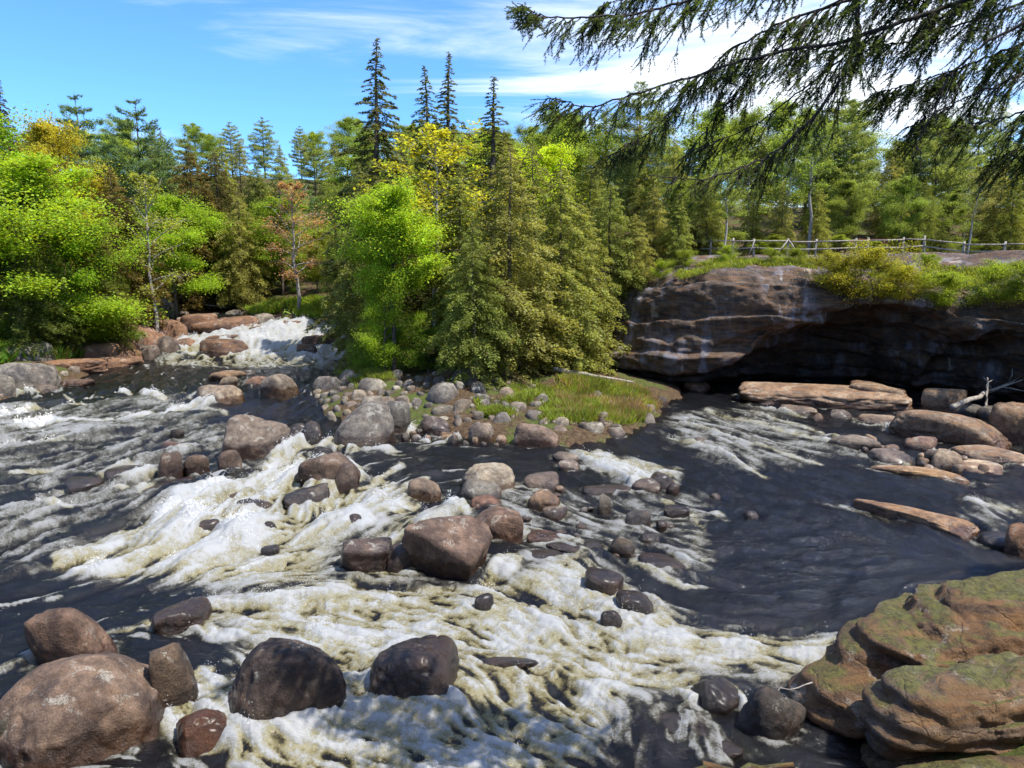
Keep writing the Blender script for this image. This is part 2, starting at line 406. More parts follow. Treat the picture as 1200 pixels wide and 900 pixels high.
# ------------------------------------------------------------------ the cliff with the hollow under it
def build_cliff():
    nu, nv = 420, 190
    X = np.linspace(CLX0 - .5, CLX1, nu)
    prof = []
    for x in X:
        yl, zt, zb, dp = float(cl_y(x)), float(cl_t(x)), float(cl_b(x)), float(cl_d(x))
        f = float(W(x, yl)) - .6
        e = min(1, max(0, (x - CLX0) / 3))
        rise = zb - f
        # shallow parts lean out like a bulging wall, deep parts vault back into the dark
        pts = [(yl + dp + .6, f - .5), (yl + dp, f + .25 * rise), (yl + dp * .90, f + .50 * rise), (yl + dp * .66, f + .76 * rise), (yl + dp * .32, f + .92 * rise),
               (yl + .18, zb - .04), (yl - .02, zb + .06)]
        m = zt - zb
        pts += [(yl - .12 * min(m, 2), zb + m * .3), (yl + .12 * min(m, 2.5), zb + m * .62), (yl + .35 * min(m, 2.2), zb + m * .88), (yl + .5 * min(m, 2) + .25, zt)]
        pts += [(yl + 2.2, float(plateau(x, yl + 2.2))), (yl + 5, float(plateau(x, yl + 5))), (yl + 9, float(plateau(x, yl + 9))), (yl + 14, float(plateau(x, yl + 14))), (yl + 19.5, float(plateau(x, yl + 19.5)) - .7)]
        pts = np.array(pts); L = np.concatenate(([0], np.cumsum(np.linalg.norm(np.diff(pts, axis=0), axis=1))))
        # put most rows on the visible face
        wv = np.interp(np.linspace(0, 1, nv), [0, .28, .72, .80, 1], [0, L[4], L[10], L[11], L[-1]])
        prof.append(np.stack([np.full(nv, x), np.interp(wv, L, pts[:, 0]), np.interp(wv, L, pts[:, 1])], -1))
    P = np.array(prof)                                     # nu, nv, 3
    for _ in range(2):                                     # soften the corners of the profile
        P[:, 1:-1, 1:] = (P[:, :-2, 1:] + 2 * P[:, 1:-1, 1:] + P[:, 2:, 1:]) / 4
    du = np.gradient(P, axis=0); dv = np.gradient(P, axis=1); N = np.cross(dv, du); N /= np.linalg.norm(N, axis=2, keepdims=True) + 1e-9
    q = P.copy(); q[..., 2] = q[..., 2] + .25 * q[..., 0] * .35
    d = (fbm3(q * np.array([.17, .3, .46]), 5, 3) - .5) * 1.9
    l2 = (q[..., 2] - .10 * q[..., 0]) * .62 + .8 * fbm3(q * np.array([.2, .3, .3]), 3, 12); s2 = l2 - np.floor(l2); d += (s2 * sstep(1.0, .88, s2) - .4) * .55
    layer = q[..., 2] * .9 + 1.3 * fbm3(q * .5, 3, 9) + .12 * q[..., 0]
    saw = (layer - np.floor(layer)); d += (np.minimum(saw * 1.2, 1) * sstep(1.0, .8, saw) - .5) * .10
    rid = 1 - np.abs(2 * fbm3(q * np.array([.9, .9, .55]), 4, 21) - 1); d += (rid - .75) * .16
    d += (fbm3(q * np.array([1.3, 2, 3.2]), 4, 33) - .5) * .24
    k = np.linspace(0, 1, nv)[None]
    amp = np.where(k > .76, .35, 1.0); amp = amp * np.where(k < .05, .4, 1)
    P = P - N * (d * amp)[..., None] * (1 if N[nu // 2, nv // 2, 1] > 0 else -1)
    idx = np.arange(nu * nv).reshape(nu, nv)
    Q = np.stack([idx[:-1, :-1], idx[:-1, 1:], idx[1:, 1:], idx[1:, :-1]], -1).reshape(-1, 4)
    if N[nu // 2, nv // 2, 1] > 0: Q = Q[:, ::-1]
    kk = np.broadcast_to(k, (nu, nv))
    o = link("cliff", mesh_from("cliff", P.reshape(-1, 3), Q, [M_CLIFF]))
    o.color = (.046, .040, .036, 1); o['water_level'] = .45; o['splash'] = .8
    struct(o, "dark overhanging rock cliff with a deep shadowed cave hollow")
build_cliff()
# ------------------------------------------------------------------ boulders
GREY, LGREY, BROWN, RED = (.165, .150, .142), (.27, .245, .215), (.150, .098, .070), (.24, .115, .070)
TAN, DARK, ORANGE, PURP = (.34, .235, .145), (.058, .046, .044), (.26, .105, .03), (.105, .070, .066)
ROCKS = []      # (x, y, semi-x, semi-y, yaw, foaming) used by the water
def poly_rock(seed, ax, ay, az, sub=4, ang=9.0, planes=16, rough=.06, flat=0.0, yaw=0.0, tilt=(0, 0), extra=()):
    """rounded polyhedron: softened intersection of half-spaces, then weathered with noise; extents are +-ax, ay, az"""
    U, F = ico(sub); r = np.random.default_rng(seed)
    N = r.normal(size=(planes, 3)); N /= np.linalg.norm(N, axis=1, keepdims=True)
    N = np.concatenate([N, [[1, 0, 0], [-1, 0, 0], [0, 1, 0], [0, -1, 0], [0, 0, 1], [0, 0, -1]]])
    D = np.concatenate([r.uniform(.80, 1.08, planes), [1, 1, 1, 1, 1 - flat, 1]])
    for n_, d_ in extra:
        n_ = np.array(n_, float); n_ /= np.linalg.norm(n_); N = np.concatenate([N, [n_]]); D = np.append(D, d_)
    s = np.maximum(U @ N.T, 0) / D[None]
    V = U / ((s ** ang).sum(1) ** (1 / ang))[:, None]
    o = seed * 7.31
    dsp = (fbm3(V * 1.3 + o, 4, seed) - .5) * 2.8 * rough + (fbm3(V * 4.5 + o, 5, seed + 9, .6) - .5) * (rough * .8 + .05)
    rg = 1 - np.abs(2 * fbm3(V * 2.2 + o, 3, seed + 4) - 1); dsp -= sstep(.86, .99, rg) * .035
    V = V * (1 + dsp)[:, None]
    V /= np.abs(V).max(0)[None]
    V = V * np.array([ax, ay, az])
    if tilt[0] or tilt[1]: V = V @ np.array(Matrix.Rotation(tilt[0], 3, 'X') @ Matrix.Rotation(tilt[1], 3, 'Y')).T
    if yaw: V = V @ np.array(Matrix.Rotation(yaw, 3, 'Z')).T
    return V, F
def place_rock(px, py, w, h, color, label, seed, name='boulder', mat=None, splash=.10, ang=9.0, planes=16, rough=.06, flat=0.0,
               yaw=0.0, tilt=(0, 0), kd=.85, group=None, on='w', foam=1.0, cat=None, sub=None, jit=.12, extra=(), sink=0.0):
    """a rock that shows about w x h pixels (of the photo) above the waterline, standing where its foot meets water or ground"""
    P = at(px, py + h / 2 * .94) if on == 'w' else at_g(px, py + h / 2 * .9)
    dz = depth(P); ww, hw = w * dz / FPX, h * dz / FPX
    f = np.array([P[0], P[1]]); f /= np.linalg.norm(f)
    dep = atan2(CAM_H - P[2], np.hypot(P[0], P[1])); s, c = sin(dep), cos(dep)
    ax = ww / 2; b = min(kd * ax, .46 * hw / s); q = hw - b * s
    az = sqrt(max(q * q - (b * s) ** 2, (.15 * hw) ** 2)) / c
    az = max(az, .25 * ax * (1 - flat))
    rr = random.Random(seed)
    cx, cy = P[0] + f[0] * b, P[1] + f[1] * b
    sub = sub or (6 if w > 110 else 5 if w > 64 else 4 if w > 30 else 3)
    if sub == 4 and w < 45: sub = 4
    th = atan2(-f[0], f[1])
    V, F = poly_rock(seed, ax, b, az, sub, ang, planes, rough, flat, yaw + th, tilt, extra)
    z0 = P[2] - sink * az
    # below the waterline the rock goes on down into the bed
    lo = V[:, 2] < 0; V[lo, 2] *= 1.0 + .4 / max(az, .2) if az < .5 else 1.2
    o = link(name, mesh_from(name, V, F, [mat or M_ROCK]), None, (cx, cy, z0))
    j = 1 + rr.uniform(-jit, jit)
    lum = .3 * color[0] + .5 * color[1] + .2 * color[2]; color = tuple((.78 * q + .22 * lum) * k for q, k in zip(color, (.68, .69, .64)))
    if on == 'w': color = tuple(q * .88 for q in color)
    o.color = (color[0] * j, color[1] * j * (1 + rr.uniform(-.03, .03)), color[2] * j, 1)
    o['water_level'] = float(P[2]); o['splash'] = max(splash, .27 * hw) if on == 'w' else -1.0
    thing(o, label, cat or ('rock' if name != 'boulder' else 'boulder'), group)
    if on == 'w' and foam > 0: ROCKS.append((cx, cy, ax, b, th, foam, hw))
    return o
R = place_rock
# ---- nearest boulders, lower left
R(107, 834, 200, 138, (.235, .150, .108), "huge smooth reddish brown boulder with pale lichen patches in the lower left corner", 11, splash=.16, ang=7, planes=9, rough=.035, kd=.72, yaw=.15, extra=[((-.55, -.25, .8), .86), ((.9, -.3, .3), .9)])
R(95, 746, 92, 80, (.23, .13, .085), "egg shaped brown boulder with an orange wet base behind the huge reddish one", 12, splash=.30, ang=5, planes=8, rough=.04, kd=.7, yaw=-.5, tilt=(0, -.3))
R(209, 800, 54, 80, (.125, .078, .05), "small brown angular block wedged between the two largest lower left boulders", 13, ang=14, planes=10, splash=.18, kd=.8)
R(239, 860, 68, 52, ORANGE, "small wet orange rock in the foam beside the huge reddish boulder", 14, splash=.55, ang=10, planes=12, kd=.8, tilt=(0, -.25))
R(330, 808, 162, 124, (.088, .062, .05), "large dark brown wet boulder with a bulging face in the lower left foam", 15, splash=.42, ang=5.5, planes=8, rough=.06, kd=.75, extra=[((-.8, -.2, .5), .85)])
R(216, 723, 70, 38, (.10, .066, .055), "low dark smooth double humped rock behind the lower left boulders", 16, splash=.5, ang=6, planes=8, rough=.09)
R(10, 876, 40, 60, (.13, .11, .07), "dark mossy stone cut by the lower left picture corner", 17, splash=.3, ang=9)
R(492, 792, 124, 102, (.085, .056, .050), "dome shaped dark purple brown boulder surrounded by churning foam", 18, splash=.9, ang=5, planes=10, rough=.055, kd=.85)
R(897, 842, 68, 56, DARK, "dark grey rounded rock beside the mossy foreground outcrop", 19, splash=.10, ang=7, planes=10, kd=.8, tilt=(0, .5))
R(432, 651, 68, 44, (.085, .055, .055), "dark purple split angular rock left of the tilted brown slab boulder", 20, splash=.5, ang=18, planes=9, rough=.03, kd=.9, tilt=(.1, .15))
R(470, 655, 36, 32, (.095, .062, .06), "small dark purple block leaning on the split angular rock", 21, splash=.5, ang=16, planes=8, foam=.3)
R(521, 638, 94, 72, (.20, .125, .088), "big tilted flat faced brown boulder in mid river rapids", 22, splash=.26, ang=22, planes=4, rough=.025, kd=.8, yaw=-.55, tilt=(.28, .38))
R(580, 616, 68, 44, (.225, .125, .088), "rounded reddish brown boulder right of the tilted brown slab boulder", 23, splash=.13, ang=8, planes=12, kd=.8)
R(573, 564, 66, 36, (.33, .27, .21), "pale tan rounded boulder in the middle of the river", 24, splash=.05, ang=7, planes=10, yaw=.2)
R(562, 576, 54, 28, (.20, .18, .165), "low grey rock lying against the pale tan boulder", 25, splash=.05, ang=9, foam=.3)
R(571, 590, 40, 16, RED, "flat reddish rock just in front of the pale tan boulder", 26, splash=.12, ang=9)
R(496, 574, 44, 24, (.24, .17, .12), "tan oval boulder left of the pale tan one in mid river", 27, splash=.05)
R(633, 565, 48, 23, (.20, .15, .125), "smooth grey brown oval boulder right of the pale tan one", 28, splash=.04, ang=6, planes=8)
R(636, 587, 42, 24, (.36, .22, .12), "light orange tan rock below the grey brown oval boulder", 29, splash=.06, ang=9)
R(657, 573, 12, 9, TAN, "tiny tan cobble beside the grey brown oval boulder", 30)
R(384, 551, 74, 44, (.185, .125, .092), "brown cracked slab boulder below the largest grey boulder", 31, splash=.07, ang=16, planes=9, rough=.03, tilt=(.1, .2), kd=.8)
R(406, 560, 30, 32, (.17, .115, .088), "broken end block leaning on the brown cracked slab boulder", 32, splash=.2, ang=14, foam=.4)
R(361, 582, 56, 26, (.085, .070, .066), "flat dark angular rock in the foam left of centre", 33, splash=.35, ang=14, planes=10, tilt=(0, -.15))
R(298, 510, 78, 56, (.215, .165, .135), "large brown grey slab sided boulder at the head of the left chute", 34, splash=.08, ang=13, planes=9, rough=.035, kd=.75, tilt=(.1, .25))
R(426, 500, 84, 56, (.185, .165, .158), "largest grey boulder by the island shore with a pale top streak", 35, splash=.07, ang=6.5, planes=10, rough=.03, kd=.8)
R(464, 490, 36, 40, (.16, .145, .14), "grey boulder tucked behind the largest grey one", 36, splash=.05, ang=7)
R(259, 461, 55, 25, (.33, .26, .185), "pale flat topped boulder out in the upper pool", 37, splash=.05, ang=12, planes=8, flat=.1)
R(329, 449, 46, 30, (.29, .235, .185), "pale wedge boulder at the left tip of the island", 38, splash=.05, ang=9, tilt=(0, -.25))
R(268, 447, 22, 12, (.27, .20, .13), "small tan boulder on the upper pool's edge", 39)
R(265, 440, 46, 12, (.34, .19, .085), "flat orange rock shelf in the upper pool", 40, flat=.2, splash=0)
R(303, 446, 34, 14, (.24, .12, .065), "flat reddish rock between the pale boulders in the upper pool", 41, flat=.2)
R(290, 437, 20, 8, DARK, "small dark flat rock at the upper pool", 42)
R(366, 508, 30, 26, (.085, .062, .056), "dark wet rock under the spill right of the large slab sided boulder", 43, splash=.6)
R(350, 506, 28, 26, (.095, .07, .062), "dark wet rock in the spill between the two large grey boulders", 44, splash=.6)
R(378, 530, 26, 14, DARK, "small dark wet stone above the brown cracked slab", 45, splash=.4)
R(200, 546, 28, 30, (.14, .085, .055), "square brown rock at the left chute, leftmost of its pair", 46, splash=.16, ang=16, planes=8)
R(230, 544, 30, 24, (.16, .098, .06), "brown block at the left chute, right one of its pair", 47, splash=.14, ang=14, planes=8)
R(272, 540, 30, 34, (.13, .085, .06), "brown knobbly rock with water sliding off it beside the left chute", 48, splash=.2, ang=9)
R(271, 555, 14, 22, DARK, "narrow dark stone standing in front of the knobbly brown rock", 49, splash=.6, foam=.4)
R(204, 524, 34, 14, (.16, .085, .07), "low reddish rock above the square brown pair", 50, splash=.1)
R(208, 507, 16, 10, DARK, "tiny dark rock tip in the left current", 51)
R(150, 554, 62, 20, (.105, .075, .068), "long dark rock barely above the water left of the brown pair", 52, splash=.5, flat=.1)
R(100, 566, 40, 14, (.095, .07, .064), "low dark rock awash at the left side", 53, splash=.5)
R(200, 571, 60, 12, (.12, .08, .075), "long low reddish dark rock awash below the brown pair", 54, splash=.5)
R(299, 594, 54, 24, (.12, .085, .068), "rounded brown wet rock in the left foam", 55, splash=.4, ang=6)
R(268, 581, 38, 10, (.17, .09, .06), "slim reddish rock sliver in the left foam", 56, splash=.3)
R(300, 620, 60, 30, (.085, .064, .055), "dark wet hump with water pouring over in the left foam", 57, splash=.8, ang=5)
R(316, 646, 24, 14, DARK, "small dark stone tip in the middle of the left foam", 58, splash=.6, ang=5)
R(241, 618, 34, 22, (.11, .08, .072), "dark rock half drowned at the left foam", 59, splash=.8)
R(418, 612, 34, 22, (.10, .068, .058), "dark reddish wet rock above the purple split rock", 60, splash=.5)
R(395, 608, 40, 18, (.095, .075, .062), "smooth dark ledge awash above the purple split rock", 61, splash=.8)
R(708, 685, 48, 32, (.085, .062, .060), "dark pointed purple rock right of the tilted brown slab boulder", 62, splash=.5, ang=13, planes=8)
R(746, 708, 52, 34, (.07, .055, .053), "dark wet dome rock with foam curling round it", 63, splash=.8, ang=5, planes=8)
R(717, 728, 30, 26, (.075, .056, .052), "half drowned dark rock below the pointed purple rock", 64, splash=.9, ang=6)
R(592, 779, 84, 14, DARK, "dark ridge of rock awash right of the dome shaped boulder", 65, splash=.9, ang=8, sink=.1)
R(568, 708, 24, 22, DARK, "dark tip of rock awash above the dome shaped boulder", 66, splash=.9)
R(650, 601, 30, 16, (.13, .082, .058), "brown wet rock below the orange tan rock", 67, splash=.2)
R(640, 629, 48, 16, (.17, .088, .068), "flat reddish slab in the dark shallows right of centre", 68, splash=.12, flat=.1)
R(672, 640, 70, 18, (.085, .066, .064), "broad dark slab in the shallows right of centre", 69, splash=.3, flat=.2)
R(640, 651, 56, 14, (.075, .06, .06), "dark low slab at the top of the lower foam", 70, splash=.4, flat=.2)
R(692, 641, 28, 12, (.07, .058, .058), "small dark slab with a sharp edge in the shallows", 71, splash=.3, ang=14)
R(727, 641, 34, 22, (.12, .085, .05), "brown jagged rock at the right end of the dark shallows", 72, splash=.2, ang=13)
R(747, 608, 32, 20, (.085, .076, .08), "smooth dark grey oval stone in the shallows right of centre", 73, splash=.2, ang=5, planes=8)
R(709, 591, 18, 24, (.19, .165, .135), "upright pale grey stone standing in the shallows", 74, splash=.05)
R(792, 600, 32, 18, (.09, .06, .05), "dark brown block in the right hand riffle", 75, splash=.3, ang=14)
R(775, 615, 14, 10, (.11, .07, .055), "small brown stone under the dark brown block", 76, splash=.3)
R(757, 571, 34, 18, (.16, .12, .105), "grey brown stone at the foot of the white riffle", 77, splash=.1)
R(742, 564, 18, 10, (.17, .12, .09), "small brown stone left of the grey one at the white riffle", 78, splash=.1)
R(775, 563, 34, 20, (.105, .07, .055), "dark brown rock at the right of the white riffle", 79, splash=.4)
R(788, 572, 16, 14, (.13, .085, .06), "little brown rock joined to the dark brown one at the white riffle", 80, splash=.3)
R(775, 660, 60, 22, (.10, .07, .06), "dark drowned rock at the edge of the dark right hand pool", 81, splash=.8, sink=.1)
R(680, 617, 14, 8, (.15, .095, .07), "small brown pebble rock in the dark shallows", 82)
R(760, 630, 26, 12, (.085, .07, .066), "dark stone awash below the oval grey stone", 83, splash=.4)
R(712, 575, 60, 10, (.11, .082, .075), "brown stone shelf awash left of the white riffle", 84, splash=.3, flat=.2)
R(820, 517, 20, 8, (.17, .13, .11), "small grey stone alone in the riffle before the cave", 85)
R(880, 604, 18, 10, (.12, .10, .10), "small dark stone tip in the right hand riffle", 86, splash=.2)
R(838, 582, 14, 8, (.12, .09, .08), "tiny stone tip above the right hand riffle", 87, splash=.2)
R(838, 815, 64, 44, (.072, .058, .055), "dark broken rock with water threading over it left of the grey rounded rock", 88, splash=1.2, ang=12, rough=.12)
R(800, 850, 70, 30, (.075, .062, .06), "low dark drowned rock in the lower right eddy", 89, splash=1.2, rough=.1, sink=.25)
R(842, 880, 74, 26, (.06, .05, .045), "dark stone awash at the bottom edge near the outcrop", 90, splash=1.2, rough=.1, sink=.1)
# ---- island tip and shore
R(628, 511, 58, 28, (.29, .20, .155), "long pinkish brown streaked slab at the grassy spit", 91, splash=.05, ang=13, planes=7, tilt=(.05, .22), kd=.6)
R(564, 508, 32, 24, (.26, .20, .165), "pinkish wedge boulder left of the long streaked slab", 92, splash=.05, ang=10)
R(588, 515, 16, 10, (.34, .24, .17), "small pinkish stone touching the wedge boulder", 93)
R(524, 511, 26, 10, (.38, .23, .105), "small orange stone at the island's shore", 94)
R(657, 506, 24, 20, (.21, .15, .125), "brown stone at the right end of the long streaked slab", 95)
R(656, 493, 24, 14, (.20, .135, .105), "reddish brown stone behind the long streaked slab", 96)
R(709, 500, 26, 16, (.22, .165, .14), "pair forming brown stone at the spit's lower edge, left one", 97)
R(722, 507, 24, 16, (.19, .145, .125), "pair forming brown stone at the spit's lower edge, right one", 98)
R(668, 545, 30, 14, (.22, .17, .15), "grey brown stone low in the water left of the white riffle", 99, splash=.05)
R(662, 534, 34, 12, (.19, .15, .125), "drowned brown stone below the streaked slab", 100, splash=.1)
R(510, 497, 40, 24, (.14, .105, .10), "dark smooth boulder at the island's waterline", 101, ang=6)
R(586, 495, 26, 24, (.23, .21, .20), "pale grey round boulder above the wedge boulder", 102, ang=6)
R(604, 492, 20, 18, (.235, .19, .17), "pinkish round boulder beside the pale grey round one", 103, ang=6)
R(620, 493, 16, 14, (.27, .23, .20), "pale round cobble at the spit's left end", 104, ang=6)
# ---- beside the cave
R(960, 463, 196, 34, (.33, .225, .150), "long flat tan slab with dark cracks at the cave mouth", 105, mat=M_LEDGE, splash=.06, ang=14, planes=8, rough=.03, flat=.15, kd=.5, name='slab', yaw=.05)
R(1030, 464, 70, 30, (.32, .215, .145), "tan slab split off the right of the long one at the cave mouth", 106, mat=M_LEDGE, splash=.05, ang=14, planes=8, kd=.8, name='slab', foam=0)
R(1105, 470, 48, 30, (.33, .235, .16), "tan block with a mossy corner at the end of the cracked slab", 107, mat=M_LEDGE, splash=.05, ang=14, planes=8)
R(1112, 501, 140, 44, (.31, .215, .155), "large smooth tan slab with curved layers right of the cave mouth", 108, mat=M_LEDGE, splash=.07, ang=8, planes=8, rough=.03, kd=.55, yaw=-.12, tilt=(.08, .12), name='slab')
R(1195, 497, 70, 52, (.30, .195, .115), "big tan boulder at the right edge by the cave", 109, mat=M_LEDGE, splash=.05, ang=8, planes=8)
R(1160, 533, 88, 26, (.31, .225, .165), "flat tan slab below the right edge boulder", 110, mat=M_LEDGE, splash=.05, ang=9, flat=.15, name='slab')
R(1140, 547, 62, 14, (.52, .42, .31), "long pale cream slab in the water at the right", 111, mat=M_LEDGE, splash=0, ang=9, flat=.15, name='slab')
R(1108, 540, 34, 24, (.36, .26, .185), "pale tan boulder left of the long cream slab", 112, splash=.04)
R(1000, 519, 60, 20, (.24, .185, .16), "smooth grey brown rock left of the large smooth tan slab", 113, splash=.03, ang=6)
R(1040, 535, 54, 18, (.21, .165, .15), "grey brown rock awash below the smooth grey brown one", 114, splash=.06, ang=6)
R(1078, 521, 34, 20, (.22, .13, .10), "reddish rock in the side stream under the large smooth slab", 115, splash=.08)
R(1090, 534, 20, 14, (.23, .175, .15), "small grey rock between the reddish and pale tan ones", 116)
R(1044, 526, 20, 10, (.27, .17, .12), "small pink brown rock in the side stream", 117)
R(1075, 556, 110, 10, (.46, .29, .13), "thin orange ledge just out of the water at the right", 118, mat=M_LEDGE, splash=0, flat=.3, kd=.5, name='rock')
R(1066, 602, 142, 22, (.36, .22, .12), "long narrow orange ledge slanting out of the dark pool", 119, mat=M_LEDGE, splash=.02, flat=.35, kd=.22, yaw=-.42, ang=14, planes=5, name='rock')
R(1192, 632, 32, 38, (.25, .125, .06), "orange brown rock at the right edge above the mossy outcrop", 120, splash=.1)
R(1168, 634, 48, 20, DARK, "dark smooth rock awash near the right edge", 121, splash=.5)
R(935, 481, 44, 12, (.25, .175, .13), "low brown rock before the long tan slab", 122, splash=.05)
R(985, 486, 26, 12, (.20, .155, .14), "grey brown rock just below the long tan slab", 123)
R(958, 489, 14, 10, (.27, .17, .12), "small orange brown rock below the long tan slab", 124)
R(1025, 492, 44, 12, (.27, .19, .13), "flat brown rock squeezed below the slab crack", 125, flat=.1)
R(818, 452, 34, 12, (.18, .10, .035), "orange brown rock under the cliff foot", 126, mat=M_LEDGE)
R(775, 470, 18, 14, (.19, .13, .11), "brown rock at the right tip of the grassy spit", 127)
R(745, 480, 22, 14, (.26, .19, .16), "pinkish rock at the right tip of the grassy spit", 128)
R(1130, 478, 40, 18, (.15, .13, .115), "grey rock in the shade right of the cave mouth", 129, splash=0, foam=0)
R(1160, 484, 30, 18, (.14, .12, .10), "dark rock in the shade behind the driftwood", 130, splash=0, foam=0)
# ---- left bank and waterfall ledges
LED = dict(mat=M_LEDGE, name='rock', ang=10, planes=9, rough=.06)
R(120, 412, 96, 30, (.30, .155, .095), "sloping orange granite ledge on the left bank by the pool", 140, splash=.05, on='g', **LED)
R(168, 396, 66, 34, (.23, .115, .075), "reddish broken ledge above the left side of the falls", 141, on='g', **LED)
R(192, 386, 56, 24, (.28, .15, .09), "orange upper ledge left of the falls", 142, on='g', **LED)
R(152, 402, 34, 24, (.15, .12, .12), "grey dark ledge block among the reddish ledges", 143, on='g', **LED)
R(88, 427, 74, 16, (.29, .15, .09), "flat orange ledge at the pool's edge on the left bank", 161, on='g', **LED)
R(214, 402, 64, 16, (.26, .13, .085), "low reddish ledge against the left foot of the falls", 162, splash=.1, **LED)
R(140, 424, 60, 14, (.24, .125, .08), "low orange brown ledge just above the pool on the left bank", 163, on='g', **LED)
R(268, 380, 88, 22, (.22, .115, .082), "broad reddish ledge at the top of the falls", 144, splash=.1, **LED)
R(232, 376, 46, 16, (.24, .125, .082), "reddish ledge with a small trickle at the top left of the falls", 145, splash=.1, **LED)
R(264, 408, 58, 22, (.14, .078, .062), "dark reddish rock parting the falls", 146, splash=.3, **LED)
R(264, 396, 70, 14, (.14, .085, .07), "flat dark ledge behind the rock that parts the falls", 147, splash=.3, flat=.15, **LED)
R(320, 386, 64, 8, (.15, .095, .075), "thin dark ledge across the middle of the falls", 148, splash=.3, **LED)
R(372, 400, 36, 16, (.13, .075, .06), "dark red rock in the right half of the falls", 149, splash=.3, **LED)
R(360, 411, 24, 16, (.11, .07, .06), "dark rock at the foot of the right half of the falls", 150, splash=.5, **LED)
R(388, 396, 26, 14, (.15, .088, .07), "reddish rock on the right lip of the falls", 151, splash=.2, **LED)
R(402, 402, 16, 12, DARK, "small dark rock on the right edge of the falls", 152, splash=.2)
R(346, 379, 30, 8, (.17, .10, .08), "flat rock above the right half of the falls", 153, splash=.1, **LED)
R(310, 373, 26, 12, (.24, .20, .17), "pale grey rock on the far bank above the falls", 154, on='g')
R(92, 449, 36, 10, (.22, .12, .08), "flat reddish rock in the pool off the left bank", 155, splash=.05)
R(54, 456, 32, 12, (.26, .19, .15), "tan rock at the water's edge on the left bank", 156)
R(30, 440, 74, 36, (.22, .205, .185), "pale grey sloping bedrock slab on the left bank", 157, on='g', name='slab', ang=9, flat=.1)
R(28, 413, 72, 24, (.17, .16, .145), "grey bedrock slab under the left bank trees", 158, on='g', name='slab', ang=9, flat=.1)
R(2, 452, 30, 30, (.19, .17, .15), "grey boulder at the left picture edge on the bank", 159, on='g')
R(192, 360, 30, 20, (.20, .19, .175), "pale grey boulder under trees left of the upper river", 160, on='g')

# ---- the many cobbles of the shores
def scatter(poly, n, wlo, whi, seed, colors, label, group, gap=.62, on='g', hk=(.62, .85), name='cobble', cat='cobble', zones=((9999, ''),)):
    rr = random.Random(seed); P = np.array(poly, float); pts = []; tries = 0
    x0, y0 = P.min(0); x1, y1 = P.max(0)
    while len(pts) < n and tries < n * 60:
        tries += 1
        x, y = rr.uniform(x0, x1), rr.uniform(y0, y1)
        if poly_sd(np.array([x]), np.array([y]), P)[0] > 0: continue
        wd = wlo + (whi - wlo) * rr.random() ** 1.8
        if any(abs(x - a) < gap * (wd + c) * .5 and abs(y - b) < gap * .7 * (wd + c) * .5 for a, b, c in pts): continue
        pts.append((x, y, wd))
    SZ = ((wlo + (whi - wlo) * .12, 'tiny'), (wlo + (whi - wlo) * .35, 'small'), (wlo + (whi - wlo) * .65, 'middling'), (999, 'large'))
    for i, (x, y, wd) in enumerate(sorted(pts, key=lambda p: p[1])):
        cl = rr.choice(colors); sz = next(b for a, b in SZ if wd < a)
        cw = 'pale' if cl[0] > .26 else 'brownish' if cl[0] > 1.22 * cl[2] and cl[0] > .12 else 'dark' if cl[0] < .13 else 'mid grey'
        lb = sz + ' ' + cw + ' ' + label + ', ' + next((b for a, b in zones if x < a), zones[-1][1]) + ('' if len(zones) > 12 else ' (far side)' if y < (y0 + y1) / 2 else ' (near side)')
        R(x, y, wd, wd * rr.uniform(*hk), cl, lb.replace('(far side)', 'far side').replace('(near side)', 'near side'), seed * 100 + i, name=name, cat=cat, group=group, on=on,
          ang=rr.uniform(5, 11), planes=10, rough=.06, foam=.35 if on == 'w' else 0, yaw=rr.uniform(0, 3), splash=.02, jit=.3, sub=3, sink=rr.uniform(0, .5) if on == 'g' else 0)
CB = [GREY, GREY, LGREY, (.20, .16, .14), (.24, .20, .15), (.17, .15, .12), (.28, .22, .18)]
scatter([(366, 462), (388, 438), (415, 432), (430, 455), (420, 476), (388, 486)], 34, 10, 40, 3, CB, "cobble at the island's left tip", "cobbles at the island's left tip", zones=[(385,'by the pool'),(405,'behind the largest boulder'),(9999,'under the lime maple')])
scatter([(420, 440), (545, 432), (600, 440), (608, 486), (560, 500), (490, 490), (440, 482)], 66, 9, 46, 4, CB, "cobble on the shaded island shore", "cobbles under the island trees", zones=[(450,'left of the maple trunk'),(480,'behind the largest boulder'),(510,'under the lime maple'),(540,'left of the front cedar'),(570,'at the front cedar'),(9999,'right of the front cedar')])
scatter([(600, 450), (640, 452), (768, 470), (760, 494), (720, 502), (640, 498), (600, 488)], 42, 8, 24, 5, CB + [(.30, .25, .20)] * 3, "stone in the grassy spit", "stones in the grassy spit", zones=[(630,'left end'),(660,'above the streaked slab'),(690,'by the fallen log'),(730,'centre right'),(9999,'right tip')])
scatter([(0, 424), (60, 430), (100, 430), (50, 458), (0, 468)], 26, 8, 22, 6, CB, "stone on the left bank", "stones along the left bank", zones=[(30,'at the picture edge'),(60,'by the sloping bedrock'),(9999,'by the orange ledge')])
scatter([(90, 400), (180, 385), (235, 368), (240, 378), (190, 408), (110, 424)], 18, 12, 30, 7, [(.26, .13, .08), (.22, .12, .08), (.18, .14, .12)], "broken stone on the reddish ledges", "stones on the left ledges", zones=[(140,'by the orange granite'),(180,'in the middle'),(9999,'beside the falls')])
scatter([(400, 486), (470, 500), (540, 512), (600, 520), (560, 524), (470, 512)], 14, 8, 18, 8, [(.16, .12, .10), (.22, .15, .10), (.12, .10, .095)], "stone at the island waterline", "stones at the island waterline", on='w', zones=[(460,'by the largest boulder'),(520,'near the orange stone'),(9999,'by the wedge boulder')])
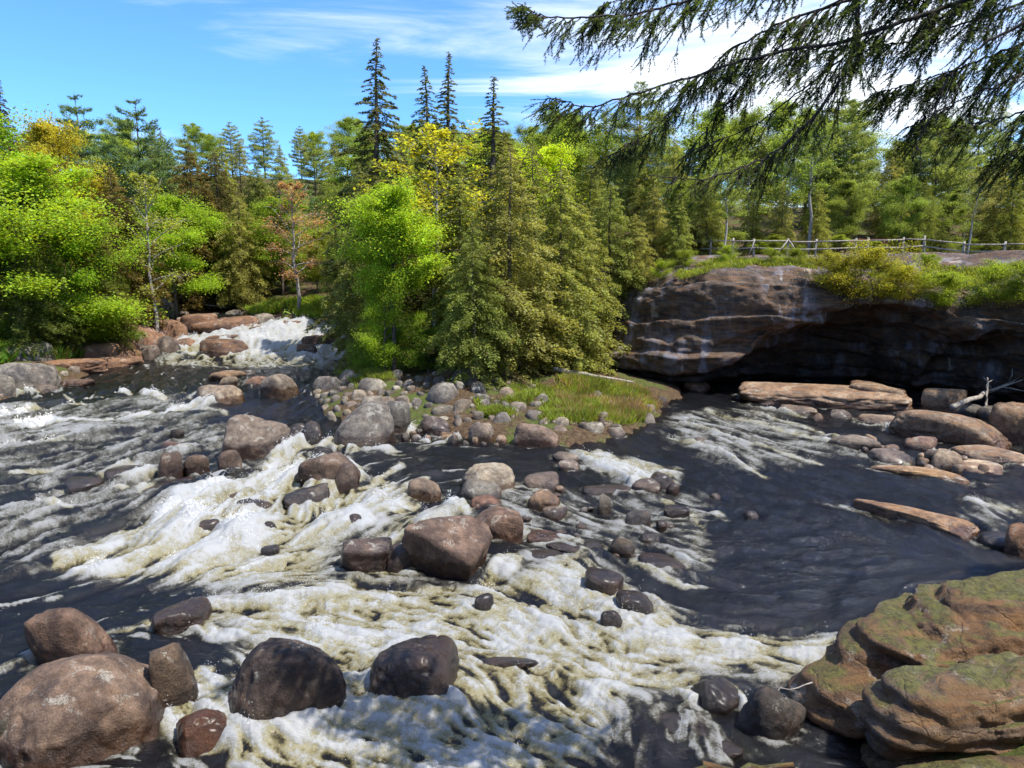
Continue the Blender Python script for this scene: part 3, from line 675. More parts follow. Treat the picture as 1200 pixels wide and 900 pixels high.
scatter([(660, 560), (740, 590), (800, 590), (790, 650), (700, 655), (640, 640), (600, 600)], 18, 8, 18, 9, [(.10, .07, .06), (.085, .068, .064), (.15, .09, .07)], "wet stone in the central shallows", "stones in the shallows right of centre", on='w', hk=(.3, .55), zones=[(650,'near the orange tan rock'),(690,'near the upright stone'),(740,'near the oval stone'),(9999,'near the dark brown block')])
scatter([(1030, 500), (1120, 535), (1190, 545), (1180, 560), (1060, 550), (990, 520)], 16, 9, 20, 10, [(.24, .17, .14), (.20, .14, .12), (.30, .20, .13)], "stone in the side stream", "stones in the side stream", on='w', zones=[(1050,'near the smooth rock'),(1110,'near the reddish rock'),(9999,'near the cream slab')])
scatter([(210, 365), (290, 362), (340, 366), (380, 372), (330, 378), (240, 372)], 12, 10, 24, 12, [(.22, .17, .14), (.24, .13, .09), (.20, .18, .16)], "flat rock above the falls", "rocks above the falls", on='g', hk=(.3, .5), zones=[(250,'left'),(300,'middle'),(9999,'right')])

# ---- foreground outcrop, lower right: three rocks shaped by smooth unions of ellipsoids
def sdf_rock(center, ells, cuts, sub, seed, rough, k=.25):
    U, F = ico(sub); c = np.array(center, float)
    lo = np.zeros(len(U)); hi = np.full(len(U), 6.0)
    def f(p):
        d = None
        for e in ells:
            q = p - np.array(e[0]); 
            if len(e) > 2: a = -e[2]; q = np.stack([q[:, 0] * cos(a) - q[:, 1] * sin(a), q[:, 0] * sin(a) + q[:, 1] * cos(a), q[:, 2]], -1)
            r = np.array(e[1]); kk = (np.abs(q / r) ** 2.6).sum(1) ** (1 / 2.6); v = (kk - 1) * r.min()
            if d is None: d = v
            else:
                h = np.clip(.5 + .5 * (v - d) / k, 0, 1); d = v * (1 - h) + d * h - k * h * (1 - h)
        for q0, r0 in cuts:
            v = np.linalg.norm((p - np.array(q0)) / np.array(r0), axis=1) - 1; v = -v * min(r0)
            h = np.clip(.5 - .5 * (v - d) / .15, 0, 1); d = v * (1 - h) + d * h + .15 * h * (1 - h)
        return d
    for _ in range(26):
        m = (lo + hi) / 2; ins = f(c + U * m[:, None]) < 0; lo = np.where(ins, m, lo); hi = np.where(ins, hi, m)
    P = c + U * lo[:, None]
    n = (fbm3(P * 1.1, 5, seed) - .5) * .7 + (fbm3(P * 3.2, 4, seed + 5) - .5) * .45
    rd = 1 - np.abs(2 * fbm3(P * np.array([.8, .8, 4.2]), 4, seed + 8) - 1)
    lay = P[:, 2] * 3.2 + 1.4 * fbm3(P * .8, 3, seed + 3) + .25 * P[:, 0]; saw = lay - np.floor(lay)
    n = n + (rd - .7) * .34 + (sstep(1, .86, saw) * np.minimum(saw * 2, 1) - .5) * .36 + (fbm3(P * 9, 4, seed + 7) - .5) * .22
    return P + U * (n * rough)[:, None], F
def add_sdf(name, label, center, ells, cuts, color, seed, sub=6, rough=.42, mat=None, splash=.25, cat='outcrop', k=.25):
    P, F = sdf_rock(center, ells, cuts, sub, seed, rough, k)
    b = np.array([center[0], center[1], 0])
    o = link(name, mesh_from(name, P - b, F, [mat or M_MOSSY]), None, tuple(b)); o.color = (*color, 1)
    o['water_level'] = 0.0; o['splash'] = splash
    thing(o, label, cat); return o
add_sdf('rock_outcrop', "large moss topped brown rock outcrop at the lower right foreground", (7.6, 11.4, .4),
        [((8.4, 11.6, .35), (2.1, 1.25, 1.22), .25), ((6.5, 11.0, .25), (1.15, 1.05, .95), .5), ((5.35, 10.6, .10), (.75, .8, .55), .3), ((10.6, 11.9, .4), (2.2, 1.5, 1.2), .1)],
        [((5.7, 10.25, .85), (.55, .45, .36)), ((5.6, 9.75, -.25), (1.1, .5, .35)), ((7.4, 10.3, .55), (1.4, .42, .4))], (.125, .078, .046), 71, rough=.46, splash=-.12)
add_sdf('rock_block', "moss edged brown block in front of the large outcrop", (7.1, 9.55, .55),
        [((6.1, 9.55, .62), (.95, .55, .62), .15), ((7.8, 9.7, .66), (1.5, .62, .64), .1), ((9.3, 9.9, .7), (1.3, .7, .66), 0)], [((5.9, 9.0, .15), (.9, .3, .3))], (.150, .112, .080), 83, sub=6, rough=.40, splash=-.5)
add_sdf('low_rock', "low brown ledge along the bottom right edge below the block", (6.4, 8.5, -.1),
        [((5.2, 8.45, -.05), (1.0, .5, .42), .1), ((7.2, 8.5, .05), (1.8, .55, .45), 0)], [], (.12, .085, .05), 91, sub=5, rough=.25, splash=-.5)
# ------------------------------------------------------------------ the river
def build_river():
    nr, nc = 730, 820
    yv = 5.0 * np.exp(np.linspace(0, math.log(82 / 5.0), nr)); sv = np.linspace(-.98, 1.0, nc)
    Y = np.repeat(yv[:, None], nc, 1); X = Y * sv[None]
    sd = poly_sd(X, Y)
    def loc(px, py): p = at(px, py); return p[:2]
    # --- how the current runs: directions seen at a few places, spread between them
    ctl = [(250, 440, -.5, 1), (330, 425, -.2, 1), (80, 500, -1, .17), (180, 480, -1, .22), (60, 600, -1, .3), (60, 700, -1, .25), (350, 545, -1, .5), (200, 620, -1, .45), (300, 680, -1, .2),
           (330, 590, -.8, .5), (420, 560, -1, .35), (480, 600, -.7, .4), (250, 745, -1, -.15), (450, 710, 1, .3), (600, 740, 1, .35), (800, 760, 1, .22), (650, 850, 1, .45), (350, 890, 1, .25), (560, 680, 1, .1),
           (900, 640, 1, .0), (900, 520, 1, .35), (1050, 565, 1, .3), (720, 550, 1, .45), (800, 640, 1, .4), (550, 545, 1, .02), (640, 620, 1, .2), (1000, 700, 1, -.15), (1130, 600, 1, .5), (820, 490, 1, .25), (960, 770, 1, .1),
           (300, 390, -.2, 1), (230, 400, -.5, 1), (375, 400, .1, 1), (760, 860, .2, 1), (700, 700, 1, .5)]
    sx = np.zeros_like(X); sy = np.zeros_like(X)
    for px, py, dx, dy in ctl:
        a = loc(px, py); l = 6 / math.hypot(dx, dy); b = loc(px + dx * l, py + dy * l); th = atan2(b[1] - a[1], b[0] - a[0])
        wq = 1 / (((X - a[0]) ** 2 + (Y - a[1]) ** 2) / (a[1] ** 2) + .002) ** 1.6
        sx += wq * cos(2 * th); sy += wq * sin(2 * th)
    TH0 = .5 * np.arctan2(sy, sx) + (fbm2(X * .5, Y * .5, 2, 71) - .5) * .5
    TH = .5 * np.arctan2(sy, sx) + (fbm2(X * .45, Y * .45, 3, 70) - .5) * 1.5
    fx, fy = np.cos(TH), np.sin(TH)
    # --- where the water is white
    F0 = np.zeros_like(X)
    def blob(poly, s, soft=1.0):
        nonlocal F0
        P = np.array([loc(*p) for p in poly]); d = poly_sd(X, Y, P); sf = soft * (P[:, 1].mean() / 14)
        F0 = np.maximum(F0, s * sstep(sf, -sf, d))
    def stroke(pts, wpx, s):
        nonlocal F0
        P = np.array([loc(*p) for p in pts]); d = np.full_like(X, 1e9)
        for (ax, ay), (bx, by) in zip(P[:-1], P[1:]):
            ex, ey = bx - ax, by - ay; t = np.clip(((X - ax) * ex + (Y - ay) * ey) / (ex * ex + ey * ey + 1e-9), 0, 1)
            d = np.minimum(d, np.hypot(X - ax - t * ex, Y - ay - t * ey))
        c = P.mean(0); k = wpx * c[1] / FPX * 1.9
        d = d + (fbm2(X * .8, Y * .8, 3, 41) - .5) * k
        F0 = np.maximum(F0, s * sstep(k, k * .15, d))
    base = sstep(10, 30, Y) * 0 + .10 + .08 * sstep(12, 24, Y)
    F0 += base
    blob([(-80, 470), (100, 470), (230, 455), (330, 500), (260, 560), (150, 620), (70, 690), (-80, 690)], .41, 1.2)
    blob([(560, 560), (700, 570), (840, 580), (900, 660), (820, 700), (700, 660), (560, 640)], .40)
    blob([(325, 522), (400, 535), (440, 560), (500, 585), (470, 610), (410, 640), (400, 690), (300, 702), (140, 690), (72, 676), (120, 632), (190, 596), (270, 572)], .74)
    blob([(190, 705), (320, 690), (420, 672), (540, 690), (690, 645), (750, 690), (830, 735), (1000, 742), (1010, 760), (930, 815), (870, 795), (780, 795), (730, 850), (700, 930), (400, 960), (240, 920), (230, 830), (280, 750), (160, 700)], .80)
    blob([(668, 528), (720, 535), (800, 548), (790, 566), (740, 572), (700, 552)], .95, .4)
    blob([(770, 482), (880, 470), (1010, 520), (1060, 548), (980, 540), (900, 566), (760, 524)], .44)
    blob([(186, 412), (300, 418), (410, 420), (412, 388), (360, 376), (300, 380), (262, 388), (225, 394), (200, 404)], 1.0, .35)
    blob([(170, 428), (412, 434), (412, 416), (190, 414)], .62, .4)
    blob([(800, 575), (850, 600), (900, 660), (840, 700), (760, 640), (770, 590)], .52)
    blob([(470, 585), (560, 595), (560, 660), (480, 690), (420, 690), (400, 640)], .66)
    blob([(1120, 575), (1200, 590), (1260, 610), (1190, 630), (1110, 610)], .42)
    blob([(560, 590), (640, 600), (700, 650), (600, 650)], .38)
    for pts, wp, s in [
        ([(-60, 500), (0, 488), (40, 478), (95, 474)], 7, .85), ([(80, 466), (160, 461), (190, 467)], 6, .85), ([(-40, 512), (5, 505), (60, 498), (130, 492), (180, 484), (240, 473)], 9, 1.0),
        ([(-50, 535), (0, 527), (70, 518)], 6, .6), ([(15, 554), (60, 546)], 6, .7), ([(80, 581), (130, 575), (190, 571)], 9, .85), ([(-60, 602), (0, 595), (28, 590)], 8, .9), ([(50, 592), (80, 596)], 6, .7),
        ([(0, 640), (50, 632)], 6, .45), ([(10, 660), (60, 664)], 6, .45), ([(-30, 472), (10, 466), (45, 462)], 5, .7), ([(95, 530), (190, 510)], 8, .4), ([(210, 460), (240, 466)], 5, .5),
        ([(380, 520), (345, 520), (320, 545), (290, 572), (230, 590), (150, 630), (90, 655)], 14, .98), ([(300, 640), (200, 660), (90, 672)], 14, .92), ([(470, 545), (420, 575), (360, 610), (300, 640)], 9, .9),
        ([(500, 560), (430, 590), (380, 620)], 8, .75), ([(-40, 800), (30, 775), (80, 752), (150, 735), (230, 712)], 14, .8), ([(200, 725), (260, 745), (330, 745)], 14, .85), ([(210, 850), (260, 830), (240, 790)], 14, .9),
        ([(290, 870), (360, 880), (420, 850), (440, 800)], 22, .92), ([(440, 760), (500, 735), (580, 745), (700, 790), (800, 800)], 24, .97), ([(480, 850), (560, 845), (620, 800), (560, 760)], 22, .95),
        ([(420, 600), (470, 600), (450, 560)], 10, .7), ([(545, 600), (520, 590), (470, 592)], 9, .9), ([(640, 690), (700, 720), (760, 740), (900, 760), (980, 770)], 20, .95), ([(600, 660), (560, 690), (460, 690)], 16, .9),
        ([(700, 530), (760, 560), (740, 552)], 9, 1.0), ([(690, 478), (740, 486), (700, 488)], 5, .5), ([(490, 488), (480, 512), (500, 518)], 5, .85), ([(700, 512), (660, 516)], 5, .8),
        ([(390, 525), (420, 530), (480, 530), (500, 540)], 7, .6), ([(840, 600), (880, 640), (830, 660)], 9, .75), ([(780, 588), (830, 620), (900, 640)], 8, .7), ([(740, 660), (800, 690), (850, 690)], 9, .8),
        ([(860, 800), (800, 830), (760, 870), (740, 930)], 7, .6), ([(850, 790), (872, 830), (850, 880)], 5, .55), ([(1075, 520), (1120, 545), (1060, 548)], 5, .7), ([(1150, 520), (1090, 515)], 4, .6), ([(1000, 495), (1060, 508)], 4, .6), ([(1140, 590), (1190, 600)], 9, .7),
        ([(830, 480), (900, 500), (980, 522)], 5, .72), ([(800, 496), (880, 520), (960, 545)], 5, .70), ([(880, 482), (960, 508), (1010, 530)], 4, .66), ([(760, 505), (840, 530), (900, 560)], 5, .68), ([(860, 470), (940, 490)], 4, .6),
        ([(540, 512), (480, 530)], 5, .5), ([(240, 478), (270, 482)], 4, .6)]:
        stroke(pts, wp, s)
    # calm dark tongues
    def calm(poly, keep):
        nonlocal F0
        P = np.array([loc(*p) for p in poly]); d = poly_sd(X, Y, P); sf = .35 * (P[:, 1].mean() / 12)
        t = sstep(sf, -sf, d); F0 = F0 * (1 - t) + np.minimum(F0, keep) * t
    calm([(-60, 680), (60, 688), (140, 692), (240, 690), (230, 706), (150, 720), (60, 765), (-60, 800)], .16)
    calm([(850, 590), (960, 572), (1120, 620), (1160, 640), (1080, 680), (1000, 735), (900, 735), (820, 715)], .15)
    calm([(480, 528), (640, 528), (660, 545), (560, 550), (480, 545)], .22)
    calm([(740, 830), (860, 830), (930, 880), (940, 940), (730, 940)], .24)
    calm([(300, 458), (360, 462), (400, 490), (330, 492), (290, 480)], .14)
    # --- rocks part the water: a cushion upstream, a ring of foam, a wake
    lift = np.zeros_like(X); clear = sstep(-.5, 0, sd) * .4
    strong = sstep(.25, .6, F0)
    for (cx, cy, ax, by, th, fm, hw) in ROCKS:
        rr = max(ax, by) + 1.4; row = np.where((yv > cy - rr) & (yv < cy + rr))[0]
        if not len(row): continue
        r0, r1 = row[0], row[-1] + 1
        x, y = X[r0:r1], Y[r0:r1]; m = np.abs(x - cx) < rr
        if not m.any(): continue
        c0 = np.where(m.any(0))[0]; c0, c1 = c0[0], c0[-1] + 1; sl = (slice(r0, r1), slice(c0, c1)); x, y = X[sl], Y[sl]
        qx = (x - cx) * cos(th) + (y - cy) * sin(th); qy = -(x - cx) * sin(th) + (y - cy) * cos(th)
        e = np.sqrt((qx / ax) ** 2 + (qy / by) ** 2); dist = (e - 1) * min(ax, by)
        act = strong[sl]
        n = fbm2(x * 3 + cx, y * 3, 3, 88)
        ring = sstep(.30, .0, dist + (n - .5) * .35) * fm
        F0[sl] = np.maximum(F0[sl], ring * (.40 + .5 * act) * np.clip(ax * 2.5, .4, 1))
        ux, uy = (x - cx) * fx[sl] + (y - cy) * fy[sl], None
        lift[sl] = np.maximum(lift[sl], .22 * min(ax, 1) * act * sstep(.5, 0, dist))
        clear[sl] = np.maximum(clear[sl], sstep(.35, .0, dist) * (1 - act) * .6)
    # --- streaks along the current (noise dragged along the flow)
    lny = np.log(yv); dl = lny[1] - lny[0]; ds = sv[1] - sv[0]
    def bil(A, r, c):
        r = np.clip(r, 0, nr - 1.001); c = np.clip(c, 0, nc - 1.001); r0 = r.astype(np.int32); c0 = c.astype(np.int32); fr = r - r0; fc = c - c0
        f_ = A.ravel(); i = r0 * nc + c0
        return (f_[i] * (1 - fc) + f_[i + 1] * fc) * (1 - fr) + (f_[i + nc] * (1 - fc) + f_[i + nc + 1] * fc) * fr
    RI, CI = np.meshgrid(np.arange(nr, dtype=float), np.arange(nc, dtype=float), indexing='ij')
    vr = fy / Y / dl; vc = (fx - X / Y * fy) / Y / ds
    def lic(A, step, n):
        acc = A.copy()
        for sgn in (1, -1):
            r, c = RI.copy(), CI.copy()
            for k in range(n):
                h = sgn * step * (Y / 14) ** .7
                r = r + h * bil(vr, r, c); c = c + h * bil(vc, r, c)
                acc += bil(A, r, c)
        return acc / (2 * n + 1)
    def nrm(A): return (A - A.mean()) / (A.std() + 1e-9)
    wx = X + (fbm2(X * .9, Y * .9, 3, 11) - .5) * 1.2; wy = Y + (fbm2(X * .9 + 40, Y * .9, 3, 12) - .5) * 1.2
    sfine = nrm(lic(vnoise2(X * 9, Y * 9, 1) + .6 * vnoise2(X * 19, Y * 19, 2), .045, 7))
    smid = nrm(lic(fbm2(wx * 3.2, wy * 3.2, 3, 3), .12, 6))
    sbig = nrm(lic(fbm2(wx * 1.1, wy * 1.1, 3, 4), .25, 5))
    # curling foam edges: ridged noise on warped ground
    w2x = X + (fbm2(X * 2.2, Y * 2.2, 3, 51) - .5) * .9; w2y = Y + (fbm2(X * 2.2 + 9, Y * 2.2, 3, 52) - .5) * .9
    rid = 1 - np.abs(2 * fbm2(w2x * 1.5, w2y * 1.5, 4, 6, .55) - 1); rid = nrm(rid)
    rid2 = nrm(1 - np.abs(2 * fbm2(w2x * 3.6, w2y * 3.6, 3, 7, .55) - 1))
    fil = 1 - np.abs(2 * fbm2(w2x * 4.5, w2y * 4.5, 3, 8, .5) - 1); fil = nrm(lic(np.clip(fil - .55, 0, 1) ** 1.5, .05, 3))
    pat = nrm(.42 * smid + .28 * sbig + .20 * rid + .35 * rid2 + .95 * sfine + .90 * fil)
    # --- heights
    rough = sstep(.2, .85, F0)
    far = np.clip(Y / 14, .6, 1.6)
    falls = sstep(.6, .95, F0) * (Y > 47) * (Y < 58)
    Z = W(X, Y) + lift
    Z += rough * (.080 * sbig * far + .024 * smid + .008 * rid + .009 * sfine + .012 * fil + .008 * rid2) * (1 - .4 * falls)
    fx, fy = np.cos(TH0), np.sin(TH0); vr = fy / Y / dl; vc = (fx - X / Y * fy) / Y / ds
    cross = nrm(lic(fbm2(X * 4.0 + 3, Y * 4.0, 2, 14), .08, 5)) + .6 * nrm(lic(fbm2(X * 1.4 + 3, Y * 1.4, 2, 15), .12, 4))
    Z += (1 - rough) * (.028 * cross * np.clip(far, .6, 1.5) + .012 * smid + .004 * sfine + .018 * sbig)
    calmer = sstep(.3, .1, F0)
    # long rolling standing waves on the left
    roll = sstep(-2, -8, X) * sstep(14, 18, Y) * sstep(44, 32, Y)
    Z += roll * (.10 * sbig + .05 * smid)
    # cascade steps
    st = (Y > 46) * (Y < 60) * (X < -8)
    Z += st * (.10 * nrm(fbm2(X * .8, Y * .8, 3, 77)) + .05 * rid)
    foam = np.clip(.03 + F0 * .70 + pat * (.12 + .09 * rough), 0, 1.2) * sstep(.06, .40, F0)
    foam = np.maximum(foam, (.27 + .05 * sfine) * sstep(.62, .80, F0))
    foam = np.where(st & (F0 > .75), np.maximum(foam, .74 + .14 * rid + .08 * smid), foam)
    chop = sstep(.03, .12, F0) * sstep(.45, .25, F0) * (sstep(4, -4, X) + .5 * sstep(26, 32, Y) * sstep(0, 5, X) + .25)
    foam = np.maximum(foam, chop * .50 * sstep(.8, 2.6, .5 * cross + .9 * sfine + .5 * fil))
    crest = nrm(Z - W(X, Y) - lift)
    foam = np.clip(foam + rough * .06 * crest, 0, 1.2)
    # spray: drops thrown up where the water breaks hardest
    rg_ = np.random.default_rng(5); hard = (np.clip(foam - .55, 0, 1) * (F0 > .5) * sstep(.48, .66, fbm2(X * 1.6, Y * 1.6, 3, 61)) * (sd < -.1)).ravel(); hard = hard * (Y ** 1.6).ravel()
    pick = rg_.choice(len(hard), 16000, p=hard / hard.sum()); n = len(pick)
    C = np.stack([X, Y, Z], -1).reshape(-1, 3)[pick] + rg_.normal(size=(n, 3)) * .05; C[:, 2] += rg_.exponential(.055, n); r_ = rg_.uniform(.003, .0085, n) * np.clip(C[:, 1] / 14, .8, 2)
    tet = np.array([[1, 1, 1], [1, -1, -1], [-1, 1, -1], [-1, -1, 1]]) * .8
    global SPRAY; SPRAY = ((C[:, None] + tet[None] * r_[:, None, None]).reshape(-1, 3), (np.arange(n)[:, None, None] * 4 + np.array([[0, 1, 2], [0, 3, 1], [0, 2, 3], [1, 3, 2]])[None]).reshape(-1, 3))
    keep = (sd < 1.6)
    idx = np.arange(nr * nc).reshape(nr, nc)
    Q = np.stack([idx[:-1, :-1], idx[:-1, 1:], idx[1:, 1:], idx[1:, :-1]], -1).reshape(-1, 4)
    kf = keep.ravel()[Q].any(1); Q = Q[kf]
    used = np.zeros(nr * nc, bool); used[Q.ravel()] = True; new = np.cumsum(used) - 1
    V = np.stack([X, Y, Z], -1).reshape(-1, 3)[used]
    return mesh_from("river_water", V, new[Q], [], True, {'foam': foam.ravel()[used], 'clear': clear.ravel()[used], 'aerated': np.clip(sstep(.38, .75, F0), 0, 1).ravel()[used], 'thick': np.clip(.5 + .22 * (.6 * sbig + .6 * rid + .4 * smid), 0, 1).ravel()[used]})

m, nt, out = new_mat("river_water")
geo = nd(nt, 'ShaderNodeNewGeometry'); pv = geo.outputs['Position']
fa = nd(nt, 'ShaderNodeAttribute', attribute_name='foam').outputs['Fac']
th_ = nd(nt, 'ShaderNodeAttribute', attribute_name='thick').outputs['Fac']
ca = nd(nt, 'ShaderNodeAttribute', attribute_name='clear').outputs['Fac']
ae = nd(nt, 'ShaderNodeAttribute', attribute_name='aerated').outputs['Fac']
f1 = noise(nt, pv, 8, 8, .74, 1.8); f2 = noise(nt, pv, 34, 4, .7, .5)
vor = nd(nt, 'ShaderNodeTexVoronoi', feature='DISTANCE_TO_EDGE'); vor.inputs['Scale'].default_value = 5.5
wv = nd(nt, 'ShaderNodeVectorMath', operation='ADD'); lk(nt, pv, wv.inputs[0])
nn = nd(nt, 'ShaderNodeTexNoise'); nn.inputs['Scale'].default_value = 3.0; nn.inputs['Detail'].default_value = 5; lk(nt, pv, nn.inputs['Vector'])
lk(nt, nn.outputs['Color'], wv.inputs[1]); lk(nt, wv.outputs[0], vor.inputs['Vector'])
lace = smooth(nt, vor.outputs['Distance'], 0.0, .06, 1.0, 0.0)
rn_ = noise(nt, wv.outputs[0], 2.2, 5, .6, .8)
fila = smooth(nt, mth(nt, 'ABSOLUTE', mth(nt, 'SUBTRACT', rn_, .5)), 0.0, .028, 1.0, 0.0)
rn2 = noise(nt, wv.outputs[0], 5.5, 4, .6, .6)
fila2 = smooth(nt, mth(nt, 'ABSOLUTE', mth(nt, 'SUBTRACT', rn2, .5)), 0.0, .035, 1.0, 0.0)
strand = mth(nt, 'MAXIMUM', mth(nt, 'MAXIMUM', mth(nt, 'MULTIPLY', lace, .5), fila), mth(nt, 'MULTIPLY', fila2, .7))
fd = mth(nt, 'ADD', fa, mth(nt, 'MULTIPLY', mth(nt, 'SUBTRACT', f1, .5), .42))
fd = mth(nt, 'ADD', fd, mth(nt, 'MULTIPLY', mth(nt, 'SUBTRACT', f2, .5), .30))
fd = mth(nt, 'ADD', fd, mth(nt, 'MULTIPLY', strand, mth(nt, 'MULTIPLY', smooth(nt, fa, .10, .45), .20)))
aer = mth(nt, 'MULTIPLY', smooth(nt, fd, .12, mth(nt, 'SUBTRACT', .62, mth(nt, 'MULTIPLY', ae, .22))), mth(nt, 'ADD', .72, mth(nt, 'MULTIPLY', ae, .28)))           # air bubbles drawn under: amber milk
fdw = mth(nt, 'ADD', fd, mth(nt, 'ADD', mth(nt, 'MULTIPLY', mth(nt, 'SUBTRACT', f1, .5), .55), mth(nt, 'MULTIPLY', mth(nt, 'SUBTRACT', f2, .5), .40)))
fdw = mth(nt, 'ADD', fdw, mth(nt, 'MULTIPLY', mth(nt, 'MULTIPLY', strand, .16), ae))
wht = smooth(nt, fdw, mth(nt, 'ADD', .26, mth(nt, 'MULTIPLY', ae, .20)), mth(nt, 'ADD', .72, mth(nt, 'MULTIPLY', ae, .30)))           # froth on top
amber = mixc(nt, smooth(nt, fd, .14, .56), mixc(nt, th_, (.085, .064, .020), (.16, .125, .045)), mixc(nt, th_, (.21, .18, .082), (.31, .285, .17)))
amber = mixc(nt, ae, mixc(nt, .55, amber, (.17, .165, .145)), amber)
fc = mixc(nt, wht, amber, (.37, .375, .375))
deep = nd(nt, 'ShaderNodeBsdfPrincipled'); deep.inputs['Base Color'].default_value = (.006, .006, .007, 1)
deep.inputs['Roughness'].default_value = .09; deep.inputs['IOR'].default_value = 1.34
tr = nd(nt, 'ShaderNodeBsdfTransparent'); tr.inputs['Color'].default_value = (.62, .36, .13, 1)
gl = nd(nt, 'ShaderNodeBsdfGlossy'); gl.inputs['Roughness'].default_value = .07
fr = nd(nt, 'ShaderNodeFresnel'); fr.inputs['IOR'].default_value = 1.333
shal = nd(nt, 'ShaderNodeMixShader'); lk(nt, fr.outputs[0], shal.inputs[0]); lk(nt, tr.outputs[0], shal.inputs[1]); lk(nt, gl.outputs[0], shal.inputs[2])
wm = nd(nt, 'ShaderNodeMixShader'); lk(nt, ca, wm.inputs[0]); lk(nt, deep.outputs[0], wm.inputs[1]); lk(nt, shal.outputs[0], wm.inputs[2])
fo = nd(nt, 'ShaderNodeBsdfPrincipled'); lk(nt, fc, fo.inputs['Base Color']); fo.inputs['IOR'].default_value = 1.333
lk(nt, smooth(nt, wht, 0.0, 1.0, .12, .6), fo.inputs['Roughness'])
ftr = nd(nt, 'ShaderNodeBsdfTranslucent'); lk(nt, fc, ftr.inputs['Color'])
fmx = nd(nt, 'ShaderNodeMixShader'); fmx.inputs[0].default_value = .22; lk(nt, fo.outputs[0], fmx.inputs[1]); lk(nt, ftr.outputs[0], fmx.inputs[2])
mx = nd(nt, 'ShaderNodeMixShader'); lk(nt, aer, mx.inputs[0]); lk(nt, wm.outputs[0], mx.inputs[1]); lk(nt, fmx.outputs[0], mx.inputs[2])
r1 = noise(nt, mapping(nt, pv, (.7, 2.1, 1)), 5.5, 5, .6, .5); r2 = noise(nt, pv, 24, 4, .6, .3)
hh = mth(nt, 'ADD', mth(nt, 'MULTIPLY', r1, 1.0), mth(nt, 'MULTIPLY', r2, .22))
hh = mth(nt, 'ADD', hh, mth(nt, 'MULTIPLY', wht, .12)); hh = mth(nt, 'ADD', hh, mth(nt, 'MULTIPLY', mth(nt, 'MULTIPLY', f2, wht), .20))
bp = nd(nt, 'ShaderNodeBump'); bp.inputs['Strength'].default_value = .95; bp.inputs['Distance'].default_value = .07; lk(nt, hh, bp.inputs['Height'])
for n_ in (deep, gl, fr): lk(nt, bp.outputs[0], n_.inputs['Normal'])
bf = nd(nt, 'ShaderNodeBump'); bf.inputs['Strength'].default_value = .6; bf.inputs['Distance'].default_value = .06; lk(nt, hh, bf.inputs['Height'])
lk(nt, bf.outputs[0], fo.inputs['Normal'])
lk(nt, mx.outputs[0], out.inputs['Surface'])
rv = build_river(); rv.materials.append(m)
struct(link("river_water", rv), "dark brown river with white rapids and foam")

M_SPRAY, nt, out = new_mat("water_spray"); b_ = nd(nt, 'ShaderNodeBsdfPrincipled'); b_.inputs['Base Color'].default_value = (.55, .56, .56, 1); b_.inputs['Roughness'].default_value = .3; lk(nt, b_.outputs[0], out.inputs['Surface'])
o = link("spray", mesh_from("spray", SPRAY[0], SPRAY[1], [M_SPRAY], False)); o['kind'] = 'stuff'; o['label'] = "fine white spray drops over the breaking rapids"
# ------------------------------------------------------------------ foliage
def leaf_material(name, trans=.4, hue=.02, dead=0.0):
    m, nt, out = new_mat(name)
    oi = nd(nt, 'ShaderNodeObjectInfo'); geo = nd(nt, 'ShaderNodeNewGeometry'); tc = nd(nt, 'ShaderNodeTexCoord')
    rnd = geo.outputs['Random Per Island']
    hs = nd(nt, 'ShaderNodeHueSaturation'); lk(nt, oi.outputs['Color'], hs.inputs['Color'])
    lk(nt, mth(nt, 'ADD', .5 - hue, mth(nt, 'MULTIPLY', rnd, 2 * hue)), hs.inputs['Hue'])
    cl = noise(nt, tc.outputs['Object'], .9, 3, .5)
    lk(nt, mth(nt, 'MULTIPLY', smooth(nt, rnd, 0, 1, .62, 1.42, 'LINEAR'), smooth(nt, cl, .3, .7, .75, 1.3)), hs.inputs['Value'])
    c = hs.outputs[0]
    if dead:
        c = mixc(nt, mth(nt, 'MULTIPLY', smooth(nt, mth(nt, 'FRACT', mth(nt, 'MULTIPLY', rnd, 17.3)), 1 - dead, 1 - dead + .05), .8), c, (.16, .115, .055))
    df = nd(nt, 'ShaderNodeBsdfPrincipled'); df.inputs['Roughness'].default_value = .55; df.inputs['Specular IOR Level'].default_value = .25
    lk(nt, c, df.inputs['Base Color'])
    tl = nd(nt, 'ShaderNodeBsdfTranslucent'); lk(nt, mixc(nt, 1.0, c, (1.75, 1.6, .75), 'MULTIPLY'), tl.inputs['Color'])
    mx = nd(nt, 'ShaderNodeMixShader'); mx.inputs[0].default_value = trans
    lk(nt, df.outputs[0], mx.inputs[1]); lk(nt, tl.outputs[0], mx.inputs[2]); lk(nt, mx.outputs[0], out.inputs['Surface'])
    return m
M_NEEDLE = leaf_material("conifer_foliage", .46, .018, .05)
M_LEAF = leaf_material("broad_leaf_foliage", .52, .02)
M_GRASS = leaf_material("grass_and_fern", .45, .03, .08)
